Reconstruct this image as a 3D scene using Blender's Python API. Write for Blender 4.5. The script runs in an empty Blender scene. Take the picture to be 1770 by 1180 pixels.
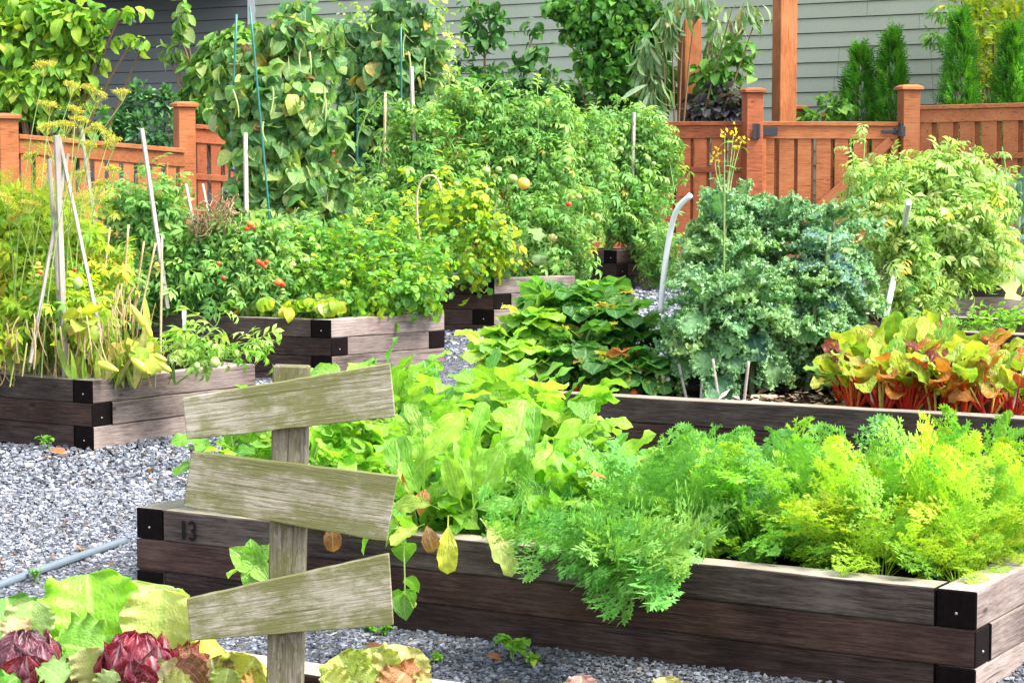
import bpy, bmesh, math, random
import numpy as np
from mathutils import Vector, Matrix

SC = bpy.context.scene
COL = SC.collection
RAD = math.radians
PI = math.pi

# ---------------------------------------------------------------- camera
FPX = 3770.0                      # focal length in pixels of the 1770 px wide photograph
PITCH = math.atan(290 / FPX)
CAMZ = 1.83
cam_d = bpy.data.cameras.new('camera')
cam_d.sensor_width = 36.0
cam_d.lens = 36.0 * FPX / 1770.0
cam_d.clip_end = 500
cam = bpy.data.objects.new('camera', cam_d)
COL.objects.link(cam)
cam.location = (0, 0, CAMZ)
cam.rotation_euler = (PI / 2 - PITCH, 0, 0)
SC.camera = cam

# ---------------------------------------------------------------- light
SUN_DIR = Vector((0.62, -0.22, 0.95)).normalized()      # towards the sun
world = bpy.data.worlds.new('World')
SC.world = world
world.use_nodes = True
wn = world.node_tree
bg = wn.nodes['Background']
sky = wn.nodes.new('ShaderNodeTexSky')
sky.sky_type = 'NISHITA'
sky.sun_disc = False
sky.sun_elevation = math.asin(SUN_DIR.z)
sky.sun_rotation = math.atan2(SUN_DIR.x, SUN_DIR.y)
sky.air_density = 1.0
sky.dust_density = 2.5
sky.ozone_density = 1.0
hs = wn.nodes.new('ShaderNodeHueSaturation'); hs.inputs['Saturation'].default_value = 0.45      # thin bright overcast
wn.links.new(sky.outputs[0], hs.inputs['Color']); wn.links.new(hs.outputs[0], bg.inputs[0])
bg.inputs[1].default_value = 0.13
sun_d = bpy.data.lights.new('sun', 'SUN')
sun_d.energy = 2.2
sun_d.angle = RAD(26)
sun_d.color = (1.0, 0.93, 0.82)
sun = bpy.data.objects.new('sun', sun_d)
COL.objects.link(sun)
sun.rotation_euler = SUN_DIR.to_track_quat('Z', 'Y').to_euler()
sun.location = (20, 5, 30)
vs = SC.view_settings
vs.view_transform = 'Standard'
vs.look = 'None'
vs.exposure = 1.97
vs.gamma = 1.0
SC.cycles.max_bounces = 8
SC.cycles.transmission_bounces = 6
SC.cycles.transparent_max_bounces = 8

# ---------------------------------------------------------------- places
_cp, _sp = math.cos(PITCH), math.sin(PITCH)
def ray(px, py):
    v = 590.0 - py
    return np.array([px - 885.0, FPX * _cp + v * _sp, -FPX * _sp + v * _cp])
def at(px, py, Y):
    r = ray(px, py)
    return np.array([0, 0, CAMZ]) + r * (Y / r[1])
def on_z(px, py, z):
    r = ray(px, py)
    return np.array([0, 0, CAMZ]) + r * ((z - CAMZ) / r[2])
def gz(x, y):                    # the ground climbs away from the camera, with a low rise at the left
    return 0.03 * (x + 1.57) + 0.043 * (y - 9.26) + .125 * np.exp(-((x + 2.6) / 1.6) ** 2 - ((y - 12.8) / 2.3) ** 2)
def on_ground(px, py):
    r = ray(px, py)
    c = np.array([0, 0, CAMZ])
    t = (0.03 * 1.57 - 0.043 * 9.26 - CAMZ) / (r[2] - 0.03 * r[0] - 0.043 * r[1])
    for _ in range(8):
        q = c + r * t
        t = t + (gz(q[0], q[1]) - q[2]) / (r[2] - 0.043 * r[1])
    return c + r * t

# ---------------------------------------------------------------- objects
def root(name, label, cat, loc=(0, 0, 0), group=None, rz=0.0):
    o = bpy.data.objects.new(name, None)
    COL.objects.link(o)
    o.location = tuple(float(v) for v in loc)
    o.rotation_euler = (0, 0, rz)
    o.empty_display_size = 0.1
    o['label'] = label
    o['category'] = cat
    if group: o['group'] = group
    return o
def tag(o, label, cat, group=None):
    o['label'] = label
    o['category'] = cat
    if group: o['group'] = group
    return o
def link(name, me, mats, parent=None, loc=None, kind=None):
    for m in (mats if isinstance(mats, (list, tuple)) else [mats]):
        me.materials.append(m)
    o = bpy.data.objects.new(name, me)
    COL.objects.link(o)
    if parent is not None: o.parent = parent
    if loc is not None: o.location = tuple(float(v) for v in loc)
    if kind: o['kind'] = kind
    return o
def dup(src, loc, rz=0.0, sc=1.0, label=None, group=None):
    r = src.copy(); COL.objects.link(r)
    r.location = tuple(float(v) for v in loc); r.rotation_euler = (0, 0, rz); r.scale = (sc, sc, sc)
    if label: r['label'] = label
    if group: r['group'] = group
    for ch in src.children:
        c = ch.copy(); COL.objects.link(c); c.parent = r
        for g in ch.children:
            d = g.copy(); COL.objects.link(d); d.parent = c
    return r

# ---------------------------------------------------------------- node helpers
class NT:
    def __init__(self, name):
        self.m = bpy.data.materials.new(name)
        self.m.use_nodes = True
        self.t = self.m.node_tree
        self.b = self.t.nodes['Principled BSDF']
        self.out = self.t.nodes['Material Output']
    def n(self, typ, **kw):
        x = self.t.nodes.new(typ)
        for k, v in kw.items(): setattr(x, k, v)
        return x
    def l(self, a, b): self.t.links.new(a, b)
    def set(self, node, key, val):
        if hasattr(val, 'is_output'): self.l(val, node.inputs[key])
        else: node.inputs[key].default_value = val
    def coord(self, which='Object', scale=(1, 1, 1), rnd=False):
        tc = self.n('ShaderNodeTexCoord'); mp = self.n('ShaderNodeMapping')
        self.l(tc.outputs[which], mp.inputs[0]); mp.inputs['Scale'].default_value = scale
        if rnd:
            oi = self.n('ShaderNodeObjectInfo')
            mm = self.math('MULTIPLY', oi.outputs['Random'], 37.0)
            cb = self.n('ShaderNodeCombineXYZ')
            for i in range(3): self.l(mm, cb.inputs[i])
            self.l(cb.outputs[0], mp.inputs['Location'])
        return mp.outputs[0]
    def noise(self, vec, scale, detail=4, rough=.55, dist=0.0):
        x = self.n('ShaderNodeTexNoise')
        self.l(vec, x.inputs['Vector']); x.inputs['Scale'].default_value = scale
        x.inputs['Detail'].default_value = detail; x.inputs['Roughness'].default_value = rough
        x.inputs['Distortion'].default_value = dist
        return x.outputs['Fac']
    def voro(self, vec, scale, feature='F1', out='Distance', rnd=1.0):
        x = self.n('ShaderNodeTexVoronoi', feature=feature)
        self.l(vec, x.inputs['Vector']); x.inputs['Scale'].default_value = scale
        x.inputs['Randomness'].default_value = rnd
        return x.outputs[out]
    def ramp(self, fac, stops, interp='LINEAR'):
        x = self.n('ShaderNodeValToRGB'); x.color_ramp.interpolation = interp
        e = x.color_ramp.elements
        while len(e) < len(stops): e.new(0.5)
        for i, (p, c) in enumerate(stops):
            e[i].position = p
            e[i].color = (c, c, c, 1) if isinstance(c, (int, float)) else (*c, 1)
        self.l(fac, x.inputs[0])
        return x.outputs[0]
    def mix(self, fac, a, b, mode='MIX'):
        x = self.n('ShaderNodeMix', data_type='RGBA', blend_type=mode)
        for key, val in ((0, fac), (6, a), (7, b)):
            if hasattr(val, 'is_output'): self.l(val, x.inputs[key])
            elif key == 0: x.inputs[0].default_value = val
            else: x.inputs[key].default_value = (*val, 1) if len(val) == 3 else val
        return x.outputs[2]
    def math(self, op, a, b=0.0, clamp=False):
        x = self.n('ShaderNodeMath', operation=op, use_clamp=clamp)
        self.set(x, 0, a); self.set(x, 1, b)
        return x.outputs[0]
    def bump(self, h, strength=.3, dist=.01):
        x = self.n('ShaderNodeBump'); self.l(h, x.inputs['Height'])
        x.inputs['Strength'].default_value = strength; x.inputs['Distance'].default_value = dist
        self.l(x.outputs[0], self.b.inputs['Normal'])
        return x.outputs[0]
    def done(self, col=None, rough=.6, spec=.3):
        if col is not None: self.set(self.b, 'Base Color', (*col, 1) if isinstance(col, tuple) else col)
        self.set(self.b, 'Roughness', rough)
        self.b.inputs['Specular IOR Level'].default_value = spec
        return self.m

def wood(name, dark, mid, light, grain=1.0, rough=.75, moss=None, rings=0.0, ring_scale=38.0):
    w = NT(name)
    v = w.coord('Object', (1, 1, 1), True)
    mp = w.n('ShaderNodeMapping'); w.l(v, mp.inputs[0]); mp.inputs['Scale'].default_value = (3.6, 60 * grain, 60 * grain)
    g1 = w.noise(mp.outputs[0], 1.6, 7, .66, .25)
    mp2 = w.n('ShaderNodeMapping'); w.l(v, mp2.inputs[0]); mp2.inputs['Scale'].default_value = (26, 420 * grain, 420 * grain)
    g2 = w.noise(mp2.outputs[0], 1.0, 3, .6)
    big = w.noise(v, 2.6, 3, .6)
    f = w.math('ADD', w.math('MULTIPLY', g1, .75), w.math('MULTIPLY', g2, .38))
    f = w.math('ADD', f, w.math('MULTIPLY', w.math('SUBTRACT', big, .5), .55))
    if rings:                                              # growth rings showing as wandering lines along the board
        mr = w.n('ShaderNodeMapping'); w.l(v, mr.inputs[0]); mr.inputs['Scale'].default_value = (.22, 1, 1)
        wv = w.n('ShaderNodeTexWave', wave_type='BANDS', bands_direction='Z', wave_profile='SAW'); w.l(mr.outputs[0], wv.inputs['Vector'])
        wv.inputs['Scale'].default_value = ring_scale; wv.inputs['Distortion'].default_value = 7.0; wv.inputs['Detail'].default_value = 3.0
        wv.inputs['Detail Scale'].default_value = 2.2; wv.inputs['Detail Roughness'].default_value = .62
        f = w.math('ADD', f, w.math('MULTIPLY', w.math('SUBTRACT', wv.outputs['Fac'], .5), rings))
    c = w.ramp(f, [(.36, dark), (.54, mid), (.76, light)])
    # drying checks along the grain and a few knots
    m3 = w.n('ShaderNodeMapping'); w.l(v, m3.inputs[0]); m3.inputs['Scale'].default_value = (2.2, 75 * grain, 75 * grain)
    ck = w.ramp(w.noise(m3.outputs[0], 1.0, 2, .5, .4), [(.665, 0.0), (.70, .75)])
    m4 = w.n('ShaderNodeMapping'); w.l(v, m4.inputs[0]); m4.inputs['Scale'].default_value = (3.1, 7.5, 7.5)
    kn = w.ramp(w.voro(m4.outputs[0], 1.0), [(.05, .8), (.11, 0.0)])
    ck = w.math('MAXIMUM', ck, kn)
    c = w.mix(ck, c, tuple(x * .5 for x in dark))
    f = w.math('SUBTRACT', f, w.math('MULTIPLY', ck, .35))
    if moss:
        mz = w.noise(v, 7, 6, .72)
        mx = w.n('ShaderNodeMapping'); w.l(v, mx.inputs[0]); mx.inputs['Scale'].default_value = (14, 60, 60)
        mn = w.math('ADD', w.math('MULTIPLY', mz, .8), w.math('MULTIPLY', w.noise(mx.outputs[0], 1.5, 4, .7), .35))
        sz = w.n('ShaderNodeTexCoord'); sx = w.n('ShaderNodeSeparateXYZ'); w.l(sz.outputs['Object'], sx.inputs[0])
        ed = w.ramp(w.math('ABSOLUTE', sx.outputs[2]), [(.022, 0.0), (.075, .13)])      # moss gathers along the upper and lower arrises
        mm = w.ramp(w.math('ADD', mn, ed), [(.53, 0.0), (.68, .82)])
        c = w.mix(mm, c, moss)
    oi = w.n('ShaderNodeObjectInfo')
    br = w.math('ADD', w.math('MULTIPLY', oi.outputs['Random'], .45), .78)
    cb = w.n('ShaderNodeCombineColor')
    for i in range(3): w.l(br, cb.inputs[i])
    c = w.mix(1.0, c, cb.outputs[0], 'MULTIPLY')
    w.bump(f, .55, .004)
    return w.done(c, rough, .25)

def plain(name, col, rough=.6, spec=.3, var=.25, scale=30, bump=.15):
    w = NT(name)
    v = w.coord('Object', (1, 1, 1))
    f = w.noise(v, scale, 5, .6)
    c = w.ramp(f, [(.3, tuple(x * (1 - var) for x in col)), (.7, tuple(min(1, x * (1 + var)) for x in col))])
    if bump: w.bump(f, bump, .004)
    return w.done(c, rough, spec)

M = {}
M['timber'] = wood('dark_stained_timber', (.007, .0035, .003), (.029, .0155, .0125), (.078, .049, .041))
M['timber_pale'] = wood('bleached_timber', (.06, .042, .038), (.175, .134, .12), (.30, .25, .23))
M['timber_red'] = wood('red_brown_timber', (.008, .004, .003), (.042, .020, .014), (.095, .055, .042))
M['timber_top'] = wood('weathered_timber_top', (.15, .12, .095), (.30, .255, .205), (.43, .385, .32))
M['timber_grey'] = wood('greyed_timber', (.018, .011, .009), (.060, .043, .035), (.145, .115, .094))
M['timber_end'] = plain('sealed_timber_end', (.006, .0035, .0035), .75, .08, .5, 40)
M['sign'] = wood('mossy_sign_board', (.10, .085, .05), (.27, .24, .17), (.42, .39, .31), 1.7, .8, (.115, .125, .03), .17, 30.0)
M['sign_post'] = wood('weathered_sign_post', (.09, .072, .048), (.19, .16, .115), (.29, .255, .20), 1.5, .8, (.11, .115, .03), .2, 34.0)
M['stake'] = wood('pale_stake_wood', (.24, .20, .165), (.44, .395, .345), (.56, .52, .47), 1.5, .7)
M['bamboo'] = wood('dry_cane', (.28, .19, .10), (.48, .36, .20), (.62, .50, .32), 1.5, .6)
M['cedar'] = wood('stained_cedar', (.17, .050, .018), (.345, .112, .036), (.44, .175, .068), .8, .6)
M['cedar_dark'] = wood('deep_stained_cedar', (.14, .036, .014), (.275, .076, .027), (.37, .122, .048), .8, .6)
M['steel'] = plain('black_steel', (.03, .03, .035), .45, .5, .3, 60)
M['screw'] = plain('galvanised_screw', (.30, .29, .28), .35, .6, .05, 60)
M['white_pipe'] = plain('white_plastic', (.74, .75, .76), .35, .5, .06, 40, .05)
M['grey_pipe'] = plain('grey_plastic', (.13, .165, .205), .35, .5, .1, 30, .05)
M['green_pole'] = plain('green_coated_steel', (.02, .16, .13), .4, .5, .25, 60)
M['twine'] = plain('pale_twine', (.55, .50, .36), .9, .1, .2, 90)
M['white_trim'] = plain('white_painted_trim', (.78, .78, .76), .5, .3, .05, 10, .05)
M['black_paint'] = plain('black_stencil_paint', (.006, .006, .007), .7, .2, .4, 80)
M['tag'] = plain('white_plastic_label', (.75, .78, .72), .5, .3, .15, 60)

def siding(name, col):
    w = NT(name)
    v = w.coord('Object', (1, 1, 1))
    mp = w.n('ShaderNodeMapping'); w.l(v, mp.inputs[0]); mp.inputs['Scale'].default_value = (1.5, 20, 20)
    f = w.math('ADD', w.math('MULTIPLY', w.noise(mp.outputs[0], 3, 5, .6), .6), w.math('MULTIPLY', w.noise(v, 1.2, 3), .4))
    c = w.ramp(f, [(.3, tuple(x * .86 for x in col)), (.7, tuple(x * 1.12 for x in col))])
    w.bump(f, .15, .003)
    return w.done(c, .6, .25)
M['siding'] = siding('sage_grey_siding', (.41, .45, .335))
M['siding_shaded'] = siding('shaded_grey_siding', (.17, .185, .18))  # grey porch wall, with the porch's shade put into its darker colour

def ground_mat():
    w = NT('crushed_gravel')
    v = w.coord('Object', (1, 1, 1))
    cell = w.voro(v, 62, 'F1', 'Color', 1)
    dist = w.voro(v, 62, 'F1', 'Distance', 1)
    sep = w.n('ShaderNodeSeparateColor'); w.l(cell, sep.inputs[0])
    c = w.ramp(sep.outputs[0], [(0, (.05, .055, .07)), (.35, (.12, .132, .165)), (.7, (.21, .23, .275)), (1, (.34, .36, .41))])
    gap = w.ramp(dist, [(.35, 1.0), (.75, .18)])
    c = w.mix(1.0, c, gap, 'MULTIPLY')
    big = w.noise(v, 1.3, 4)
    c = w.mix(1.0, c, w.ramp(big, [(.3, .75), (.7, 1.0)]), 'MULTIPLY')
    inv = w.math('SUBTRACT', 1.0, dist)
    w.bump(inv, 1.0, .015)
    return w.done(c, .85, .2)
M['gravel'] = ground_mat()

def stone_mat():
    w = NT('gravel_stone')
    a = w.n('ShaderNodeAttribute', attribute_name='col')
    v = w.coord('Object', (1, 1, 1))
    f = w.noise(v, 160, 3)
    c = w.mix(1.0, a.outputs[0], w.ramp(f, [(.3, .75), (.7, 1.1)]), 'MULTIPLY')
    return w.done(c, .8, .25)
M['stone'] = stone_mat()

def soil_mat():
    w = NT('dark_garden_soil')
    v = w.coord('Object', (1, 1, 1))
    f = w.noise(v, 38, 8, .75)
    c = w.ramp(f, [(.35, (.010, .006, .004)), (.55, (.032, .019, .012)), (.68, (.075, .045, .028)), (.78, (.22, .15, .10))])
    w.bump(f, .9, .03)
    return w.done(c, .95, .1)
M['soil'] = soil_mat()

# leaves: colour per leaf comes from the mesh (kind, age, species), veins and mottling from nodes
def leaf_mat(name, trans=.38, rough=.5, spec=.25, vein=.30, vein_scale=9.0, veincol=None, mottle=.22, bump=.3, edge=None, mot_scale=40, fan=False, net=0.0, net_bump=1.0, rib=0.0, blotch=None):
    w = NT(name)
    a = w.n('ShaderNodeAttribute', attribute_name='col')
    uv = w.n('ShaderNodeAttribute', attribute_name='lu')
    s = w.n('ShaderNodeSeparateXYZ'); w.l(uv.outputs['Vector'], s.inputs[0])
    u, t = s.outputs[0], s.outputs[1]
    au = w.math('ABSOLUTE', u)
    col = a.outputs['Color']
    v = w.coord('Object', (1, 1, 1))
    nz = w.noise(v, mot_scale, 4, .6)
    col = w.mix(1.0, col, w.ramp(nz, [(.3, 1 - mottle), (.7, 1 + mottle)]), 'MULTIPLY')
    h = nz
    if edge is not None:
        col = w.mix(w.ramp(au, [(.72, 0.0), (1.0, .9)]), col, edge)
    if vein > 0:
        mid = w.ramp(au, [(.03, 1.0), (.10, 0.0)])
        ph = w.math('SUBTRACT', w.math('MULTIPLY', t, vein_scale), w.math('MULTIPLY', au, vein_scale * .38))
        if fan:
            ph = w.math('ADD', w.math('MULTIPLY', au, vein_scale), w.math('MULTIPLY', w.noise(v, 22, 3), 1.1))
        fr = w.math('ABSOLUTE', w.math('SUBTRACT', w.math('FRACT', ph), .5))
        side = w.ramp(fr, [(.0, .85), (.10, 0.0)])
        if fan:
            side = w.math('MULTIPLY', side, w.ramp(t, [(.15, 1.0), (.9, .15)]))
        vm = w.math('MAXIMUM', mid, side)
        if veincol is None:
            lighter = w.mix(.45, col, (.75, .85, .45))
        else:
            lighter = w.mix(.85, col, veincol)
        col = w.mix(w.math('MULTIPLY', vm, vein), col, lighter)
        h = w.math('SUBTRACT', nz, w.math('MULTIPLY', vm, .6))
    if blotch is not None:                                 # red speckling of the older leaf parts
        bz = w.math('ADD', w.noise(v, 26, 5, .7), w.math('MULTIPLY', w.noise(v, 120, 2), .25))
        col = w.mix(w.ramp(bz, [(.66, 0.0), (.80, .8)]), col, blotch)
    if rib:                                                # pale midrib, broad at the leaf base
        rw = w.math('SUBTRACT', w.math('SUBTRACT', 1.0, t), w.math('MULTIPLY', au, 2.6))
        rw = w.math('ADD', rw, w.math('MULTIPLY', w.math('SUBTRACT', w.noise(v, 60, 3), .5), .5))
        col = w.mix(w.math('MULTIPLY', w.ramp(rw, [(.12, 0.0), (.42, 1.0)]), rib), col, veincol)
    if net:
        mp = w.n('ShaderNodeMapping'); w.l(uv.outputs['Vector'], mp.inputs[0]); mp.inputs['Scale'].default_value = (net, net * 1.3, 1)
        wv = w.n('ShaderNodeVectorMath', operation='ADD'); nn = w.n('ShaderNodeTexNoise'); w.l(v, nn.inputs['Vector']); nn.inputs['Scale'].default_value = 18
        w.l(mp.outputs[0], wv.inputs[0]); w.l(nn.outputs['Color'], wv.inputs[1])
        de = w.voro(wv.outputs[0], 1.0, 'DISTANCE_TO_EDGE')
        ln_ = w.ramp(de, [(.01, 1.0), (.045, 0.0)])
        col = w.mix(w.math('MULTIPLY', ln_, vein * .4), col, veincol if veincol else w.mix(.5, col, (.75, .85, .45)))
        h = w.math('ADD', h, w.math('MULTIPLY', w.ramp(de, [(0, 0.0), (.35, 1.0)]), net_bump))
    w.set(w.b, 'Base Color', col)
    w.b.inputs['Roughness'].default_value = rough
    w.b.inputs['Specular IOR Level'].default_value = spec
    if bump: w.bump(h, bump, .006)
    tr = w.n('ShaderNodeBsdfTranslucent')
    tc = w.mix(1.0, col, (1.25, 1.2, .55), 'MULTIPLY')
    w.l(tc, tr.inputs[0])
    ms = w.n('ShaderNodeMixShader'); ms.inputs[0].default_value = trans
    w.l(w.b.outputs[0], ms.inputs[1]); w.l(tr.outputs[0], ms.inputs[2])
    w.l(ms.outputs[0], w.out.inputs[0])
    return w.m
M['leaf'] = leaf_mat('soft_leaf', vein=.35, vein_scale=7, trans=.4)
M['leaf_fine'] = leaf_mat('feathery_leaf', vein=0, trans=.4, bump=0, mottle=.2)
M['leaf_gloss'] = leaf_mat('glossy_leaf', vein=.5, rough=.36, spec=.4, trans=.45, vein_scale=8, net=3.2, bump=.5)
M['leaf_kale'] = leaf_mat('waxy_kale_leaf', vein=.45, rough=.55, spec=.35, trans=.3, veincol=(.42, .58, .40), edge=(.34, .58, .28), vein_scale=6)
M['leaf_lettuce'] = leaf_mat('lettuce_leaf', vein=.75, rough=.4, spec=.35, trans=.36, veincol=(.52, .64, .26), vein_scale=3.6, mot_scale=18, mottle=.3, bump=.4, fan=True, net=9.0, net_bump=.5, blotch=(.13, .035, .025))
M['leaf_green'] = leaf_mat('green_lettuce_leaf', vein=.75, rough=.4, spec=.35, trans=.36, veincol=(.42, .60, .16), vein_scale=3.6, mot_scale=18, mottle=.25, bump=.35, fan=True, net=9.0, net_bump=.5)
M['leaf_radicchio'] = leaf_mat('red_chicory_leaf', vein=.8, rough=.36, spec=.4, trans=.22, veincol=(.56, .36, .38), vein_scale=3.0, mot_scale=24, mottle=.45, bump=.4, fan=True, net=6.0, net_bump=.4, rib=.85)
M['leaf_chard'] = leaf_mat('chard_leaf', vein=.45, rough=.35, spec=.4, trans=.42, veincol=(.62, .16, .04), vein_scale=6, mot_scale=22, mottle=.35, net=3.4, bump=.7)
def stem_mat():
    w = NT('plant_stem')
    a = w.n('ShaderNodeAttribute', attribute_name='col')
    v = w.coord('Object', (1, 1, 1))
    f = w.noise(v, 60, 3)
    c = w.mix(1.0, a.outputs[0], w.ramp(f, [(.3, .75), (.7, 1.2)]), 'MULTIPLY')
    return w.done(c, .55, .3)
M['stem'] = stem_mat()
def fruit_mat(name, c0, c1):
    w = NT(name)
    v = w.coord('Object', (1, 1, 1))
    c = w.mix(w.ramp(w.noise(v, 14, 3), [(.4, 0.0), (.65, 1.0)]), c0, c1)
    return w.done(c, .25, .5)
M['fruit_red'] = fruit_mat('ripe_red_skin', (.62, .035, .012), (.72, .12, .02))
M['fruit_orange'] = fruit_mat('ripe_orange_skin', (.78, .22, .03), (.72, .12, .03))
M['fruit_yellow'] = fruit_mat('ripening_yellow_skin', (.80, .42, .05), (.75, .55, .10))
M['fruit_green'] = fruit_mat('unripe_green_skin', (.28, .45, .10), (.38, .52, .16))
M['petal_white'] = plain('white_petal', (.85, .85, .80), .6, .2, .05, 40, 0)
M['petal_yellow'] = plain('yellow_petal', (.80, .58, .03), .6, .2, .15, 40, 0)
# ---------------------------------------------------------------- hard surface meshes
def box_bm(bm, lo, hi, mat=0):
    vs_ = [bm.verts.new((x, y, z)) for x in (lo[0], hi[0]) for y in (lo[1], hi[1]) for z in (lo[2], hi[2])]
    for f in ((0, 1, 3, 2), (4, 6, 7, 5), (0, 4, 5, 1), (2, 3, 7, 6), (0, 2, 6, 4), (1, 5, 7, 3)):
        fc = bm.faces.new([vs_[i] for i in f]); fc.material_index = mat
def hexa_bm(bm, p, mat=0):
    """8 corners: bottom ring 0-3, top ring 4-7"""
    v = [bm.verts.new(tuple(float(c) for c in q)) for q in p]
    for f in ((3, 2, 1, 0), (4, 5, 6, 7), (0, 1, 5, 4), (1, 2, 6, 5), (2, 3, 7, 6), (3, 0, 4, 7)):
        fc = bm.faces.new([v[i] for i in f]); fc.material_index = mat
def fin(bm, name, bevel=0.0, seg=1):
    bmesh.ops.recalc_face_normals(bm, faces=bm.faces[:])
    if bevel:
        bmesh.ops.bevel(bm, geom=bm.edges[:], offset=bevel, segments=seg, affect='EDGES', profile=.5)
    me = bpy.data.meshes.new(name); bm.to_mesh(me); bm.free()
    return me
def oriented(me_fn, name, mats, A, B, up=(0, 0, 1), parent=None):
    """object whose local X runs A->B (so grain follows it); parent at ploc"""
    A = Vector(A); B = Vector(B); x = (B - A).normalized(); up = Vector(up)
    y = up.cross(x).normalized(); z = x.cross(y)
    mat = Matrix((x, y, z)).transposed().to_4x4(); mat.translation = A
    o = link(name, me_fn((B - A).length), mats)
    if parent is not None:
        o.parent = parent
        o.matrix_local = Matrix.Translation(-parent.location) @ mat
    else:
        o.matrix_world = mat
    return o
def bar(name, mat, A, B, w, h, parent=None, up=(0, 0, 1), bevel=.004, rag=0.0):
    def f(L):
        bm = bmesh.new(); box_bm(bm, (0, -w / 2, -h / 2), (L, w / 2, h / 2))
        return fin(bm, name, bevel)
    return oriented(f, name, mat, A, B, up, parent)
def tube_mesh(name, pts, r, sides=8, r1=None):
    pts = np.array(pts, float); n = len(pts)
    tg = np.gradient(pts, axis=0); tg /= np.linalg.norm(tg, axis=1)[:, None] + 1e-9
    ref = np.array([.31, .2, .93]); X = np.cross(tg, ref); X /= np.linalg.norm(X, axis=1)[:, None] + 1e-9
    Yv = np.cross(tg, X)
    rr = np.linspace(r, r if r1 is None else r1, n)
    a = np.linspace(0, 2 * PI, sides, endpoint=False)
    V = pts[:, None, :] + rr[:, None, None] * (np.cos(a)[None, :, None] * X[:, None, :] + np.sin(a)[None, :, None] * Yv[:, None, :])
    F = [(i * sides + k, i * sides + (k + 1) % sides, (i + 1) * sides + (k + 1) % sides, (i + 1) * sides + k) for i in range(n - 1) for k in range(sides)]
    F += [tuple(range(sides))[::-1], tuple((n - 1) * sides + k for k in range(sides))]
    me = bpy.data.meshes.new(name); me.from_pydata(V.reshape(-1, 3).tolist(), [], F)
    for p in me.polygons: p.use_smooth = len(p.vertices) == 4
    return me
def smooth_path(P, n=24):
    P = np.array(P, float)
    if len(P) == 2: return P[0] + (P[1] - P[0]) * np.linspace(0, 1, n)[:, None]
    Q = np.vstack([2 * P[0] - P[1], P, 2 * P[-1] - P[-2]]); out = []
    per = max(2, n // (len(P) - 1))
    for i in range(len(P) - 1):
        p0, p1, p2, p3 = Q[i:i + 4]
        for t in np.linspace(0, 1, per, endpoint=False):
            out.append(.5 * ((2 * p1) + (p2 - p0) * t + (2 * p0 - 5 * p1 + 4 * p2 - p3) * t * t + (-p0 + 3 * p1 - 3 * p2 + p3) * t ** 3))
    out.append(P[-1])
    return np.array(out)
def ball_mesh(name, r, squash=.85, seg=14, ribs=0):
    bm = bmesh.new(); bmesh.ops.create_uvsphere(bm, u_segments=seg, v_segments=seg // 2 + 1, radius=r)
    for v in bm.verts:
        a = math.atan2(v.co.y, v.co.x)
        k = 1 + (.05 * math.cos(ribs * a) if ribs else 0)
        v.co = Vector((v.co.x * k, v.co.y * k, v.co.z * squash))
    me = bpy.data.meshes.new(name); bm.to_mesh(me); bm.free()
    for p in me.polygons: p.use_smooth = True
    return me

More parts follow.
